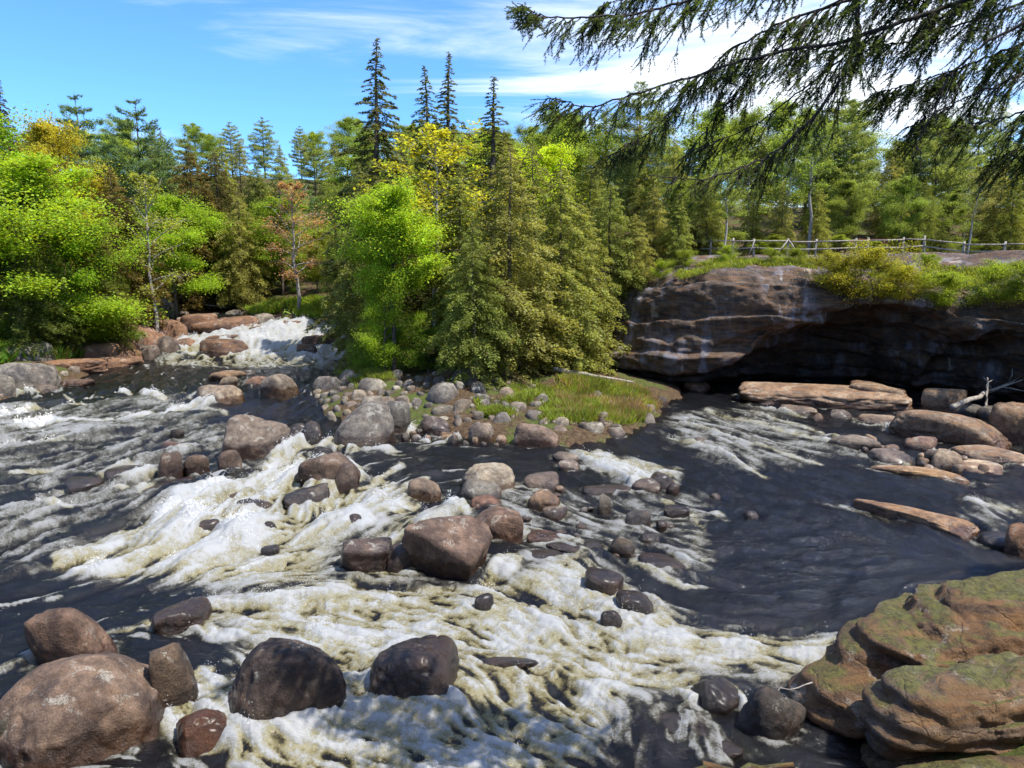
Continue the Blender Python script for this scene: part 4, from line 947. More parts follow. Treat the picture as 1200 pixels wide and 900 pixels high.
def bark_material(name, a, b, scale=(1, 1, .25), white=0):
    m, nt, out = new_mat(name)
    tc = nd(nt, 'ShaderNodeTexCoord'); v = mapping(nt, tc.outputs['Object'], scale)
    n = noise(nt, v, 14, 6, .65)
    c = mixc(nt, smooth(nt, n, .35, .65), a, b)
    bs = nd(nt, 'ShaderNodeBsdfPrincipled'); bs.inputs['Roughness'].default_value = .9; bs.inputs['Specular IOR Level'].default_value = .2
    lk(nt, c, bs.inputs['Base Color'])
    bp = nd(nt, 'ShaderNodeBump'); bp.inputs['Strength'].default_value = .7; bp.inputs['Distance'].default_value = .03
    lk(nt, n, bp.inputs['Height']); lk(nt, bp.outputs[0], bs.inputs['Normal']); lk(nt, bs.outputs[0], out.inputs['Surface'])
    return m
M_BARK = bark_material("conifer_bark", (.05, .038, .03), (.19, .15, .125))
M_PALE = bark_material("pale_bark", (.16, .14, .12), (.42, .39, .35), (1, 1, 1.2))
M_DEAD = bark_material("weathered_wood", (.16, .135, .11), (.40, .36, .31))

def rn(r, *s): return r.normal(size=s)
def leaves(C, A, N, L, Wd, tri=False):
    """C centres, A long axis, N rough normal, lengths and widths -> diamond (or triangle) leaves"""
    A = A / (np.linalg.norm(A, axis=1, keepdims=True) + 1e-9); B = np.cross(N, A); B /= np.linalg.norm(B, axis=1, keepdims=True) + 1e-9
    L = np.asarray(L)[:, None] * .5; Wd = np.asarray(Wd)[:, None] * .5; n = len(C)
    if tri:
        V = np.stack([C - A * L - B * Wd, C - A * L + B * Wd, C + A * L], 1).reshape(-1, 3); F = np.arange(3 * n).reshape(n, 3)
    else:
        V = np.stack([C - A * L, C + B * Wd - A * L * .1, C + A * L, C - B * Wd - A * L * .1], 1).reshape(-1, 3); F = np.arange(4 * n).reshape(n, 4)
    return V, F
UP = np.array([0, 0, 1.])
def crown_mesh(name, parts, mat):
    MBx = MB()
    for V, F in parts:
        if F.shape[1] == 3: MBx.add(V, None, F)
        else: MBx.add(V, F)
    return MBx.mesh(name, [mat], False)

def conifer(seed, H=14.0, R0=2.6, nb=210, per=120, base=.06, droop=.35, up=0.0, shape='cedar', leaf=(.20, .075), dens=1.0, bare=0):
    r = np.random.default_rng(seed); tm_ = MB(); tr = MB(); parts = []
    k = np.linspace(0, 1, 9); wob = np.cumsum(rn(r, 9, 2) * .035 * H / 14, 0); wob -= wob[0]
    axis_ = np.stack([wob[:, 0], wob[:, 1], k * H], 1)
    tm_.tube(axis_, np.maximum(H * .0135 * (1 - k) ** .8, .012), 7)
    P = []; A = []; Sz = []
    for i in range(nb):
        t = base + (1 - base) * ((i + r.random()) / nb) ** 1.0
        if shape == 'spruce': pr = (1 - t) ** .85 * min(1, (t - base) * 6 + .5) * r.uniform(.45, 1.15)
        elif shape == 'pine': pr = (np.sin(min(1, (t - base) / (1 - base) * .9 + .12) * pi) ** .6) * r.uniform(.55, 1.15) * (1.05 - .45 * t)
        else: pr = min(1, (1 - t) ** .62) * (.62 + .38 * sstep(base, base + .25, t)) * r.uniform(.55, 1.12)
        if shape == 'pine': t = base + (1 - base) * (np.floor((t - base) / (1 - base) * 13) + r.normal() * .10 + .5) / 13; t = min(max(t, base), .995)
        ln = max(R0 * pr, .14); az = i * 2.39996 + r.normal() * .5
        p0 = np.array([np.interp(t, k, axis_[:, 0]), np.interp(t, k, axis_[:, 1]), t * H])
        d = np.array([cos(az), sin(az), 0]); el = up + (r.normal() * .10) + (.35 * (t - .5) if shape != 'pine' else .25 * (t - .3))
        m = max(6, int(per * dens * (ln / R0) ** 1.15)); s = np.sqrt(r.random(m)) if shape != 'pine' else r.random(m) ** .45
        side = np.cross(UP, d)
        lat = (r.random(m) * 2 - 1) * ln * (.36 if shape != 'spruce' else .26) * (1.08 - s) ** .7
        drop = -droop * ln * s ** 2 + el * ln * s - np.abs(lat) * (.30 if shape != 'pine' else -.25) + r.normal(size=m) * .05 * ln
        c = p0 + d * (s * ln)[:, None] + side * lat[:, None] + UP * drop[:, None]
        a = d * (1.0 + 0 * s)[:, None] * .8 + side * (np.sign(lat) * .8)[:, None] + UP * ((-.35 if shape != 'pine' else .45) + r.normal(size=m)[:, None] * .3) + rn(r, m, 3) * .3
        P.append(c); A.append(a); Sz.append(np.full(m, 1.0) * (.75 + .5 * (ln / R0)))
        if i % 3 == 0 or shape == 'pine' and i % 2 == 0:
            q = np.linspace(0, .9, 4); tr.tube(p0 + d * (q * ln)[:, None] + UP * (-droop * ln * q ** 2 + el * ln * q)[:, None], np.linspace(.028, .006, 4) * H / 14, 3)
    for i in range(bare):                                 # dead lower snags
        t = r.uniform(.04, max(base, .12)); az = r.uniform(0, 6.28); ln = R0 * r.uniform(.2, .6); p0 = np.array([np.interp(t, k, axis_[:, 0]), np.interp(t, k, axis_[:, 1]), t * H]); d = np.array([cos(az), sin(az), r.uniform(-.35, .1)])
        q = np.linspace(0, 1, 3); tr.tube(p0 + d * (q * ln)[:, None], np.linspace(.025, .005, 3), 3)
    P = np.concatenate(P); A = np.concatenate(A); Sz = np.concatenate(Sz); n = len(P)
    N = UP + rn(r, n, 3) * .55
    parts.append(leaves(P, A, N, leaf[0] * Sz * r.uniform(.6, 1.4, n), leaf[1] * Sz * r.uniform(.7, 1.4, n), shape != 'cedar'))
    return tm_.mesh("trunk", [M_BARK]), crown_mesh("crown", parts, M_NEEDLE), H, tr.mesh('branches', [M_BARK])

def broadleaf(seed, H=10.0, R0=2.8, base=.28, limbs=9, sub=7, per=95, leaf=.15, flat=.55, bark=None, gap=0.0, asp=1.0):
    r = np.random.default_rng(seed); tm_ = MB(); tr = MB(); C = []; Nn = []
    k = np.linspace(0, 1, 8); wob = np.cumsum(rn(r, 8, 2) * .10, 0); wob -= wob[0]
    ax = np.stack([wob[:, 0], wob[:, 1], k * H * .93], 1); tm_.tube(ax, np.maximum(H * .014 * (1 - k) ** .75, .01), 7)
    for i in range(limbs * 2):
        t = base + (1 - base) * (i + r.random()) / (limbs * 2); az = i * 2.39996 + r.normal() * .4
        p0 = np.array([np.interp(t, k, ax[:, 0]), np.interp(t, k, ax[:, 1]), t * H * .93])
        q_ = (t - base) / (1 - base); ln = R0 * (np.sin((q_ * .85 + .17) * pi) ** .75 * .95 + .1) * r.uniform(.7, 1.1) * asp
        el = r.uniform(.25, .75) + .5 * q_; d = np.array([cos(az) * cos(el), sin(az) * cos(el), sin(el)])
        s = np.linspace(0, 1, 6); crv = rn(r, 3) * .18
        path = p0 + d * (s * ln)[:, None] + crv * (s ** 2 * ln)[:, None] - UP * (.12 * s ** 2 * ln)[:, None]
        tr.tube(path, np.linspace(.05, .008, 6) * H / 10 * (1.1 - .5 * q_), 4)
        for j in range(sub):
            u = r.uniform(.3, 1.05); b0 = p0 + d * (u * ln) + crv * (u * u * ln) - UP * .12 * u * u * ln
            e = d * .5 + rn(r, 3) * .75; e[2] *= .55; e /= np.linalg.norm(e); l2 = ln * r.uniform(.16, .42)
            tr.tube(np.stack([b0, b0 + e * l2 * .5 + UP * .03, b0 + e * l2]), [.016, .010, .004], 3)
            if r.random() < gap: continue
            m = int(per * r.uniform(.6, 1.3)); v = rn(r, m, 3) * np.array([1, 1, flat]) * l2 * .42
            uu = r.random(m)[:, None]
            C.append(b0 + e * l2 * uu * 1.1 + v); Nn.append(UP * 1.0 + rn(r, m, 3) * .55)
    C = np.concatenate(C); Nn = np.concatenate(Nn); n = len(C); A = rn(r, n, 3); A[:, 2] = A[:, 2] * .4 - .25
    parts = [leaves(C, A, Nn, leaf * r.uniform(.6, 1.35, n), leaf * .72 * r.uniform(.6, 1.3, n))]
    return tm_.mesh("trunk", [bark or M_BARK]), crown_mesh("crown", parts, M_LEAF), H, tr.mesh('branches', [bark or M_BARK])

PROTO = {
    'cedar': [conifer(101, 13, 3.9, 300, 330, .04, .34, .02, 'cedar', (.15, .075)), conifer(102, 13, 3.4, 300, 320, .04, .44, .06, 'cedar', (.15, .075)), conifer(103, 13, 4.1, 280, 330, .08, .38, -.02, 'cedar', (.15, .075), bare=14)],
    'hemlock': [conifer(111, 14, 4.2, 290, 320, .10, .45, .05, 'cedar', (.18, .06), bare=16), conifer(112, 14, 3.8, 270, 310, .20, .40, .02, 'cedar', (.18, .06), bare=22)],
    'spruce': [conifer(121, 16, 3.0, 330, 260, .06, .34, -.02, 'spruce', (.20, .065)), conifer(122, 16, 2.6, 300, 230, .08, .30, -.02, 'spruce', (.20, .065)), conifer(123, 16, 2.5, 240, 200, .10, .26, .0, 'spruce', (.20, .065))],
    'pine': [conifer(131, 16, 4.4, 190, 260, .16, .10, .16, 'pine', (.32, .06)), conifer(132, 16, 4.0, 170, 260, .24, .05, .22, 'pine', (.32, .06), bare=8)],
    'maple': [broadleaf(141, 10, 3.7, .16, 13, 10, 250, .125, .42), broadleaf(142, 10, 3.5, .20, 12, 10, 230, .12, .5), broadleaf(143, 10, 3.3, .08, 12, 10, 220, .12, .55), broadleaf(144, 10, 3.2, .40, 12, 11, 230, .12, .38)],
    'birch': [broadleaf(151, 12, 2.8, .34, 10, 7, 85, .15, .55, M_PALE, .2), broadleaf(152, 12, 2.6, .42, 9, 7, 80, .15, .6, M_PALE, .25)],
    'sparse': [broadleaf(161, 11, 2.8, .30, 12, 7, 50, .17, .6, M_PALE, .12), broadleaf(162, 11, 3.0, .22, 11, 7, 42, .16, .6, M_PALE, .25)],
    'shrub': [broadleaf(171, 2.2, 1.7, .03, 9, 9, 130, .065, .6), broadleaf(172, 2.0, 1.6, .02, 9, 9, 130, .06, .6)],
}
ZONE = [(0, 'beyond the left picture edge'), (60, 'at the left picture edge'), (130, 'behind the yellow tree'), (200, 'behind the bare trunked birch'), (280, 'behind the rusty topped cedar'), (360, 'behind the reddish young tree'),
        (420, 'left of the lime maple'), (490, 'below the tallest spire'), (560, 'below the close spruce pair'), (640, 'behind the broad front cedar'), (720, "above the cliff's left end"), (800, "over the cliff's left brow"),
        (880, "by the fence's left end"), (960, 'by the crossed fence braces'), (1060, 'above the big cliff edge shrub'), (1160, "by the fence's right part"), (1200, 'at the right picture edge'), (9999, 'beyond the right picture edge')]
def zone(px): return next(b for a, b in ZONE if px < a)
_cnt = {}
def tree(kind, px, y, top, color, label, group=None, var=None, wide=1.0, lean=(0, 0), rot=None, x=None, z=None, hh=None, sinkz=.15, name=None, cat=None, basepy=None):
    """one tree standing at depth y; `top` is the photo row its tip reaches"""
    i = _cnt.get(kind, 0); _cnt[kind] = i + 1
    pr = PROTO[kind]; tm, cm, H, bm_ = pr[i % len(pr) if var is None else var]
    rr = random.Random(px * 7 + int(y * 13) + i)
    a = at_y(px, 330, y); X = a[0] if x is None else x
    if z is None: z = gz(X, y) - sinkz
    ztop = at_y(px, top, y)[2]; h = hh or max(ztop - z, 1.0); s = h / H
    nm = name or {'cedar': 'cedar_tree', 'hemlock': 'hemlock_tree', 'spruce': 'spruce_tree', 'pine': 'pine_tree', 'maple': 'maple_tree', 'birch': 'birch_tree', 'sparse': 'young_tree', 'shrub': 'shrub'}[kind]
    e = empty(nm, (X, y, z)); e.rotation_euler = (lean[0], lean[1], rr.uniform(0, 6.28) if rot is None else rot)
    ws = s ** .75 * wide if kind != 'shrub' else s * wide; e.scale = (ws, ws, s)
    t = link("trunk", tm, e); link("branches", bm_, e)['kind'] = 'stuff'; c = link("crown", cm, e)
    j = rr.uniform(.85, 1.15); c.color = (color[0] * j, color[1] * j * rr.uniform(.95, 1.05), color[2] * j, 1)
    thing(e, label, cat or ('shrub' if kind == 'shrub' else 'tree'), group)
    return e
OLIVE, OLIVE2, DGREEN, BLUEG = (.21, .235, .055), (.25, .255, .065), (.13, .17, .045), (.13, .20, .085)
SPR, LIME, YEL, YG, RUST_ = (.14, .15, .055), (.27, .38, .03), (.38, .32, .035), (.23, .26, .025), (.36, .20, .10)
MIDG, HAZY = (.20, .255, .05), (.21, .25, .085)
# ---- named individuals
tree('spruce', 450, 46, 44, SPR, "tallest dark spruce, its spire above the centre of the forest", var=0, wide=1.5)
tree('spruce', 502, 49, 78, SPR, "narrow dark spruce just right of the tallest spire", var=0, wide=1.4)
tree('spruce', 528, 51, 62, SPR, "slim dark spruce with a tall thin tip, right one of the close pair", var=1, wide=1.5)
tree('spruce', 577, 47, 88, SPR, "thin ragged spruce spire standing alone right of the close pair", var=2, wide=1.9)
tree('sparse', 512, 40, 134, (.34, .33, .03), "sparse yellow green tree in front of the dark spruce pair", var=0, wide=1.1)
tree('maple', 460, 36.0, 208, LIME, "bright lime green maple at the island's centre left", var=3, wide=.95)
tree('maple', 448, 35.6, 292, LIME, "low bright green young maple below the lime green maple", var=2, wide=.62, name='young_maple')
tree('cedar', 600, 35, 170, OLIVE2, "broad olive cedar at the front of the island, behind the grassy spit", var=0, wide=1.15)
tree('cedar', 556, 33.2, 262, OLIVE, "small front cedar with its trunk foot in the island cobbles", var=2, wide=1.05)
tree('cedar', 655, 37.5, 186, OLIVE2, "olive brown cedar right of the broad front cedar", var=1, wide=1.15)
tree('cedar', 715, 42, 212, OLIVE, "loose olive cedar above the left end of the cliff", var=2, wide=1.15)
tree('cedar', 765, 44, 216, OLIVE2, "olive cedar standing over the cliff's left brow", var=0, wide=1.0)
tree('cedar', 540, 38, 196, OLIVE, "dense olive cedar behind the lime maple", var=1, wide=1.1)
tree('cedar', 425, 41, 190, OLIVE, "dark olive cedar left of the lime maple", var=0, wide=.85)
tree('cedar', 625, 43, 168, OLIVE, "tall olive cedar behind the broad front cedar", var=2, wide=1.05)
tree('maple', 640, 56, 166, (0.372, 0.468, 0.026), "glowing yellow green treetop peeking over the cedars at centre", var=1)
tree('cedar', 690, 50, 178, OLIVE, "olive cedar in the second row right of centre", var=0, wide=1.1)
tree('hemlock', 590, 52, 150, OLIVE2, "hemlock with a grey top behind the front cedars", var=0)
tree('sparse', 348, 58, 204, RUST_, "reddish leaved young tree with a bare slanting trunk above the falls", var=1, wide=1.1, lean=(0, -.12))
tree('maple', 75, 49, 135, YEL, "yellow blossoming tree among the greens on the left bank", var=1, wide=.8)
tree('spruce', 24, 54, 94, (0.116, 0.098, 0.033), "dark ragged spruce at the upper left corner of the forest", var=0, wide=1.3)
tree('pine', 108, 68, 108, BLUEG, "blue green white pine with upswept limbs, left one of two on the skyline", var=0)
tree('pine', 172, 70, 113, BLUEG, "blue green white pine with a symmetrical crown, right one of two on the skyline", var=1, wide=1.1)
tree('cedar', 140, 50, 196, (0.163, 0.130, 0.039), "brown olive hemlock between the yellow tree and the bare birch", var=0, wide=1.1)
tree('cedar', 230, 66, 172, (0.132, 0.098, 0.026), "dark rounded cedar with a rusty top left of centre", var=0, wide=1.2)
tree('cedar', 262, 68, 178, (0.109, 0.091, 0.026), "dark dense cedar right of the rusty topped one", var=2, wide=1.15)
tree('sparse', 178, 50, 190, (0.264, 0.286, 0.052), "pale bare trunked birch on the left bank", var=1, wide=.9)
tree('maple', 32, 43, 168, LIME, "large bright green tree at the left edge of the left bank", var=0, wide=1.25)
tree('maple', -35, 42, 120, (0.217, 0.338, 0.026), "bright green tree cut by the left picture edge", var=1, wide=1.3)
tree('maple', 90, 45, 236, (0.232, 0.364, 0.026), "bright green maple leaning over the pool on the left bank", var=2, wide=1.1)
tree('maple', 205, 58, 226, (0.264, 0.377, 0.029), "light green layered maple left of the falls", var=1, wide=1.1)
tree('hemlock', 118, 46.5, 262, (0.155, 0.163, 0.033), "drooping hemlock over the grey bedrock of the left bank", var=0, wide=1.15)
tree('hemlock', 20, 41, 250, (0.116, 0.143, 0.029), "dark drooping hemlock at the foot of the left bank", var=0, wide=1.15)
tree('hemlock', 62, 43, 285, (0.132, 0.176, 0.029), "low green hemlock boughs hanging to the left bank rocks", var=1, wide=1.2)
e = tree('birch', 80, 44.5, 318, (0.232, 0.364, 0.026), "thin pale birch leaning over the left bank's reddish ledges", var=1, wide=.5, lean=(0, .75)); 
tree('maple', 285, 69, 262, (0.279, 0.351, 0.033), "yellow green bushy tree behind the upper river", var=1, wide=1.0)
tree('maple', 330, 70, 250, (0.264, 0.325, 0.036), "light green bushy tree at the head of the falls", var=2, wide=1.05)
tree('maple', 250, 74, 255, (0.232, 0.351, 0.026), "bright green tree over the bend of the upper river", var=0)
tree('birch', 302, 67, 285, (0.310, 0.338, 0.039), "slender pale trunk birch on the grassy bank above the falls", var=0, wide=.6)
tree('maple', 372, 62, 268, (0.232, 0.260, 0.036), "olive green bushy tree right of the falls' head", var=1, wide=1.0)
tree('cedar', 742, 41.6, 250, OLIVE2, "low bushy cedar on the cliff's left shoulder", var=2, wide=1.1)
tree('cedar', 792, 42.4, 226, OLIVE, "bushy cedar at the left end of the rail fence", var=1, wide=1.0)
tree('cedar', 826, 47.5, 205, OLIVE2, "olive cedar behind the fence's left end", var=0, wide=.95)
tree('cedar', 680, 39.5, 236, OLIVE2, "low olive cedar against the cliff's left end", var=0, wide=1.1)
tree('birch', 846, 45.6, 178, MIDG, "pale trunked birch rising just behind the rail fence's left part", var=0, wide=.8)
tree('birch', 945, 52, 120, MIDG, "leaning pale birch trunk behind the middle of the rail fence", var=1, wide=.9, lean=(0, .10))
tree('birch', 922, 56, 130, MIDG, "second pale trunk left of the leaning birch behind the fence", var=0, wide=.9)
tree('pine', 745, 66, 92, HAZY, "tall pale green pine behind the overhanging boughs", var=0, wide=1.1)
tree('pine', 975, 62, 104, HAZY, "feathery white pine behind the middle of the fence", var=1, wide=1.1)
tree('maple', 1050, 49, 205, MIDG, "bright green sapling tree behind the fence at the right", var=1, wide=.8)
e = tree('birch', 1130, 44, 190, OLIVE2, "pale trunk leaning right beside the fence's right part", var=1, wide=.7, lean=(0, .10))
# ---- rows that fill the forest (each one a tree of its own)
rr = random.Random(44)
def row(n, x0, x1, y0, y1, t0, t1, kinds, label, group, wide=(.9, 1.2)):
    for i in range(n):
        kd, colr = rr.choice(kinds); px = x0 + (x1 - x0) * (i + rr.uniform(.15, .85)) / n
        tp = rr.uniform(t0, t1); yy = rr.uniform(y0, y1); tree(kd, px, yy, tp, colr, (('tall ' if tp < t0 + (t1 - t0) * .33 else 'short ' if tp > t0 + (t1 - t0) * .66 else 'middling ') + label + ', ' + zone(px)).format({'cedar': 'cedar', 'hemlock': 'hemlock', 'spruce': 'spruce', 'pine': 'pine', 'maple': 'leafy tree', 'birch': 'birch', 'sparse': 'thin leafed tree'}[kd]), kd + ' ' + group, wide=rr.uniform(*wide))
GRN = [('cedar', OLIVE), ('hemlock', OLIVE2), ('maple', MIDG), ('hemlock', DGREEN)]
row(11, -160, 420, 60, 68, 205, 252, [('cedar', OLIVE), ('maple', (0.202, 0.286, 0.026)), ('hemlock', OLIVE2), ('maple', (0.248, 0.325, 0.033))], "{} in the left wood's middle row", "trees in the middle of the left forest")
row(18, -200, 460, 74, 84, 170, 215, [('pine', BLUEG), ('cedar', OLIVE), ('pine', HAZY), ('maple', MIDG)], "{} in the left wood's back row", "trees at the back of the left forest")
row(26, -200, 700, 88, 118, 146, 172, [('maple', MIDG), ('pine', HAZY), ('cedar', OLIVE2), ('maple', (0.295, 0.351, 0.039))], "{} on the distant wooded hill", "trees on the distant hill")
row(28, -150, 700, 125, 155, 136, 158, [('maple', (0.248, 0.312, 0.039)), ('maple', MIDG), ('pine', HAZY)], "{} on the distant hilltop", "trees along the hilltop")
row(10, 390, 720, 54, 64, 170, 215, [('cedar', OLIVE), ('cedar', OLIVE2), ('hemlock', OLIVE)], "{} in the rows behind the island", "trees behind the island")
row(14, 770, 1330, 50, 55, 178, 225, [('cedar', OLIVE2), ('hemlock', (0.186, 0.208, 0.033)), ('maple', MIDG)], "{} just behind the rail fence", "trees behind the rail fence", (.8, 1.0))
row(19, 720, 1400, 58, 66, 128, 185, [('hemlock', OLIVE2), ('pine', HAZY), ('cedar', (0.202, 0.208, 0.039)), ('birch', MIDG)], "{} deeper in the wood behind the fence", "trees in the wood behind the fence")
row(34, 640, 1450, 70, 92, 115, 165, [('pine', HAZY), ('hemlock', OLIVE), ('maple', MIDG)], "{} far back in the right wood", "trees far back in the right wood")
row(6, -420, -120, 38, 52, 110, 190, GRN, "{} beyond the left edge of the bank", "trees left of the frame")
row(16, 800, 1300, 46.5, 49, 262, 285, [('maple', (0.202, 0.247, 0.026)), ('hemlock', (0.139, 0.156, 0.026))], "low {} under the trunks behind the fence", "saplings behind the fence", (1.0, 1.3))
# ---- shrubs
def shrub(px, y, top, color, label, group=None, wide=1.0, **k): return tree('shrub', px, y, top, color, label, group, wide=wide, sinkz=.1, **k)
for px, y, t, w_, lab in [(1022, 36.4, 302, 1.5, "largest yellow green shrub spilling over the cliff edge above the cave"), (985, 37.2, 305, 1.1, "shrub at the left shoulder of the big cliff edge shrub"),
                          (1060, 36.3, 318, 1.0, "shrub at the right shoulder of the big cliff edge shrub"), (1118, 35.4, 310, 1.0, "round shrub on the cliff edge right of the big one"),
                          (1165, 34.6, 308, 1.0, "low green shrub on the cliff edge near the right edge"), (1205, 34.0, 302, 1.1, "shrub on the cliff edge cut by the right edge"),
                          (930, 39.6, 302, .9, "low shrub on the cliff top under the middle of the fence"), (905, 39.8, 303, .8, "low shrub on the cliff top left of the fence middle"),
                          (850, 41, 316, .8, "low green shrub at the cliff top below the fence's left part"), (800, 41.0, 320, .9, "bright low shrub at the cliff's left brow"),
                          (775, 40.2, 328, .8, "bright green shrub under the cedars at the cliff's left end"), (1090, 36.0, 300, .6, "small lime sapling by the mossy stump on the cliff top")]:
    y = max(y, float(cl_y(at_y(px, 320, y)[0])) + (1.0 if w_ < 1.3 else 1.3))
    q = {}
    if w_ >= 1.0:
        xq = at_y(px, 320, y)[0]; y = float(cl_y(xq)) + .05; q = dict(z=float(cl_t(xq)) - .75 * w_, hh=1.75 * w_)
        w_ = 1.05
    shrub(px, y, t, (0.295, 0.286, 0.031) if 'yellow' in lab or 'shoulder' in lab else (0.232, 0.286, 0.026), lab, None, w_, **q)
for px, y, t, lab in [(60, 44, 372, "fern green bush over the left bank ledges"), (110, 47, 360, "bright bush above the orange granite ledge"), (130, 49.5, 362, "bush between the leaning birch and the ledges"), (175, 56, 352, "bush under the maple left of the falls"),
                      (-20, 40, 380, "bush at the left picture edge"), (345, 67, 345, "bush on the grassy far bank above the falls"), (400, 57, 350, "bush at the right head of the falls"), (420, 38.5, 400, "bush at the island's left tip"),
                      (455, 37.5, 385, "bush in the shade under the lime maple"), (500, 36.0, 388, "shaded bush between the maple and the front cedar"), (640, 39, 400, "green bush behind the grassy spit"), (690, 41.5, 395, "fern bush at the foot of the cliff's left end"), (675, 40.5, 412, "low fern at the back of the grassy spit"), (735, 43, 352, "bush at the brow left of the cliff")]:
    shrub(px, y, t, (0.171, 0.260, 0.026), lab, None, 1.0)
# ------------------------------------------------------------------ rail fence on the cliff top
def fence():
    tops = [(806, 47.6), (832, 46.6), (858, 45.8), (883, 45.2), (922, 44.6), (955, 44.4), (1002, 44.2), (1016, 44.2), (1058, 44.0), (1082, 43.8), (1128, 42.6), (1176, 41.6), (1225, 41)]
    f = empty("rail_fence", (0, 0, 0)); pts = []
    for px, y in tops:
        X = at_y(px, 300, y)[0]; pts.append((X, y, gz(X, y)))
    f.location = pts[5]; o = np.array(pts[5]); rr = random.Random(5)
    def bar(nm, a, b, r_, sides=6):
        mb = MB(); a = np.array(a) - o; b = np.array(b) - o; m = (a + b) / 2 + np.array([0, 0, -.015])
        mb.tube([a, m, b], [r_, r_ * 1.08, r_ * .95], sides); return link(nm, mb.mesh(nm, [M_DEAD]), f)
    for i, (X, y, z) in enumerate(pts):
        bar('post', (X, y, z - .3), (X + rr.uniform(-.04, .04), y, z + 1.0 + rr.uniform(0, .08)), .065)
    for (a, b) in zip(pts[:-1], pts[1:]):
        for h in (.88, .45): bar('rail', (a[0], a[1] - .07, a[2] + h + rr.uniform(-.04, .04)), (b[0], b[1] - .07, b[2] + h + rr.uniform(-.04, .04)), .042)
    for i, s in ((3, (-.35,)), (4, (-.75, .75))):
        X, y, z = pts[i]
        for q in s: bar('brace', (X + q, y - .12, z + .02), (X, y - .12, z + .98), .04)
    thing(f, "grey weathered wooden rail fence along the top of the cliff", "fence")
fence()
# red painted bench half hidden in the wood behind the fence
M_RED, nt, out = new_mat("red_paint"); b_ = nd(nt, 'ShaderNodeBsdfPrincipled'); b_.inputs['Base Color'].default_value = (.32, .035, .025, 1); b_.inputs['Roughness'].default_value = .6; lk(nt, b_.outputs[0], out.inputs['Surface'])
def box(mb, c, s):
    c = np.array(c); s = np.array(s) / 2
    V = np.array([[x, y, z] for x in (-1, 1) for y in (-1, 1) for z in (-1, 1)]) * s + c
    mb.add(V, [[0, 1, 3, 2], [4, 6, 7, 5], [0, 4, 5, 1], [2, 3, 7, 6], [0, 2, 6, 4], [1, 5, 7, 3]])
for px, y, lab in ((1024, 49.0, "red wooden bench glimpsed behind the middle of the fence"),):
    X = at_y(px, 295, y)[0]; z = gz(X, y); e = empty('bench', (X, y, z))
    for nm, c, s in (('seat', (0, 0, .45), (1.9, .4, .06)), ('backrest', (0, .22, .78), (1.9, .05, .42)), ('leg', (-.8, 0, .21), (.08, .36, .42)), ('leg', (.8, 0, .21), (.08, .36, .42))):
        mb = MB(); box(mb, c, s); link(nm, mb.mesh(nm, [M_RED], False), e)
    thing(e, lab, 'bench')
# ------------------------------------------------------------------ fallen wood
def stick(name, a, b, r0, r1, label, cat='log', wob=.05, branches=0, mat=None, seed=1):
    a, b = np.array(a, float), np.array(b, float); r = np.random.default_rng(seed); t = np.linspace(0, 1, 9)
    L = np.linalg.norm(b - a); P = a + (b - a) * t[:, None] + rn(r, 9, 3) * wob * L * .12 * np.sin(t * pi)[:, None]
    mb = MB(); mb.tube(P - a, np.linspace(r0, r1, 9), 8)
    for i in range(branches):
        k = r.integers(3, 8); d = rn(r, 3); d[2] = abs(d[2]); d /= np.linalg.norm(d); q = P[k] - a
        mb.tube([q, q + d * L * .08, q + d * L * r.uniform(.12, .22) + rn(r, 3) * .05], [r1 * .9, r1 * .6, r1 * .3], 5)
    o = link(name, mb.mesh(name, [mat or M_DEAD]), None, tuple(a)); return thing(o, label, cat)
def gp(px, py, up=0): p = at_g(px, py); return p + np.array([0, 0, up])
stick('log', gp(648, 438, .25), gp(742, 455, .30), .11, .05, "long bleached fallen log lying across the back of the grassy spit", seed=3)
stick('branch', gp(608, 436, .1), gp(622, 446, 0) + np.array([-.5, 0, .9]), .05, .02, "broken stick leaning among the island cobbles", 'stick', seed=4)
stick('driftwood', at(1128, 498) + np.array([0, .8, .6]), at(1204, 474) + np.array([0, 1.0, 1.0]), .13, .06, "grey driftwood trunk wedged behind the tan slabs by the cave", 'driftwood', branches=5, seed=5)
stick('driftwood', at(1160, 486) + np.array([0, .3, .1]), at(1162, 484) + np.array([0, .5, 1.5]), .06, .04, "upright broken stub beside the grey driftwood trunk", 'driftwood', branches=3, seed=6)
stick('dead_branch', at_g(215, 362) + np.array([-3, 2, 1.2]), at_g(260, 366) + np.array([0, 1, .3]), .10, .04, "dead fallen tree limb on the far bank of the upper river", 'branch', branches=6, seed=7)
stick('log', gp(290, 364, .2), gp(330, 362, .3), .1, .07, "pale log lying in the grass above the falls", seed=8)
# twig over the foam from the outcrop
stick('twig', (4.55, 10.2, .75), (3.7, 10.3, .35), .012, .005, "thin bare twig sticking out of the outcrop over the foam", 'twig', wob=.3, seed=9)
stick('twig', (7.6, 9.2, 1.15), (8.3, 9.0, 2.3), .012, .005, "thin bare twig rising in front of the outcrop at the right edge", 'twig', wob=.4, branches=2, seed=10)
stick('mossy_branch', (2.2, 9.05, .08), (3.9, 9.15, .16), .06, .03, "mossy branch lying in the water at the bottom edge", 'branch', wob=.5, seed=11, mat=M_MOSSY).color = (.05, .04, .025, 1)

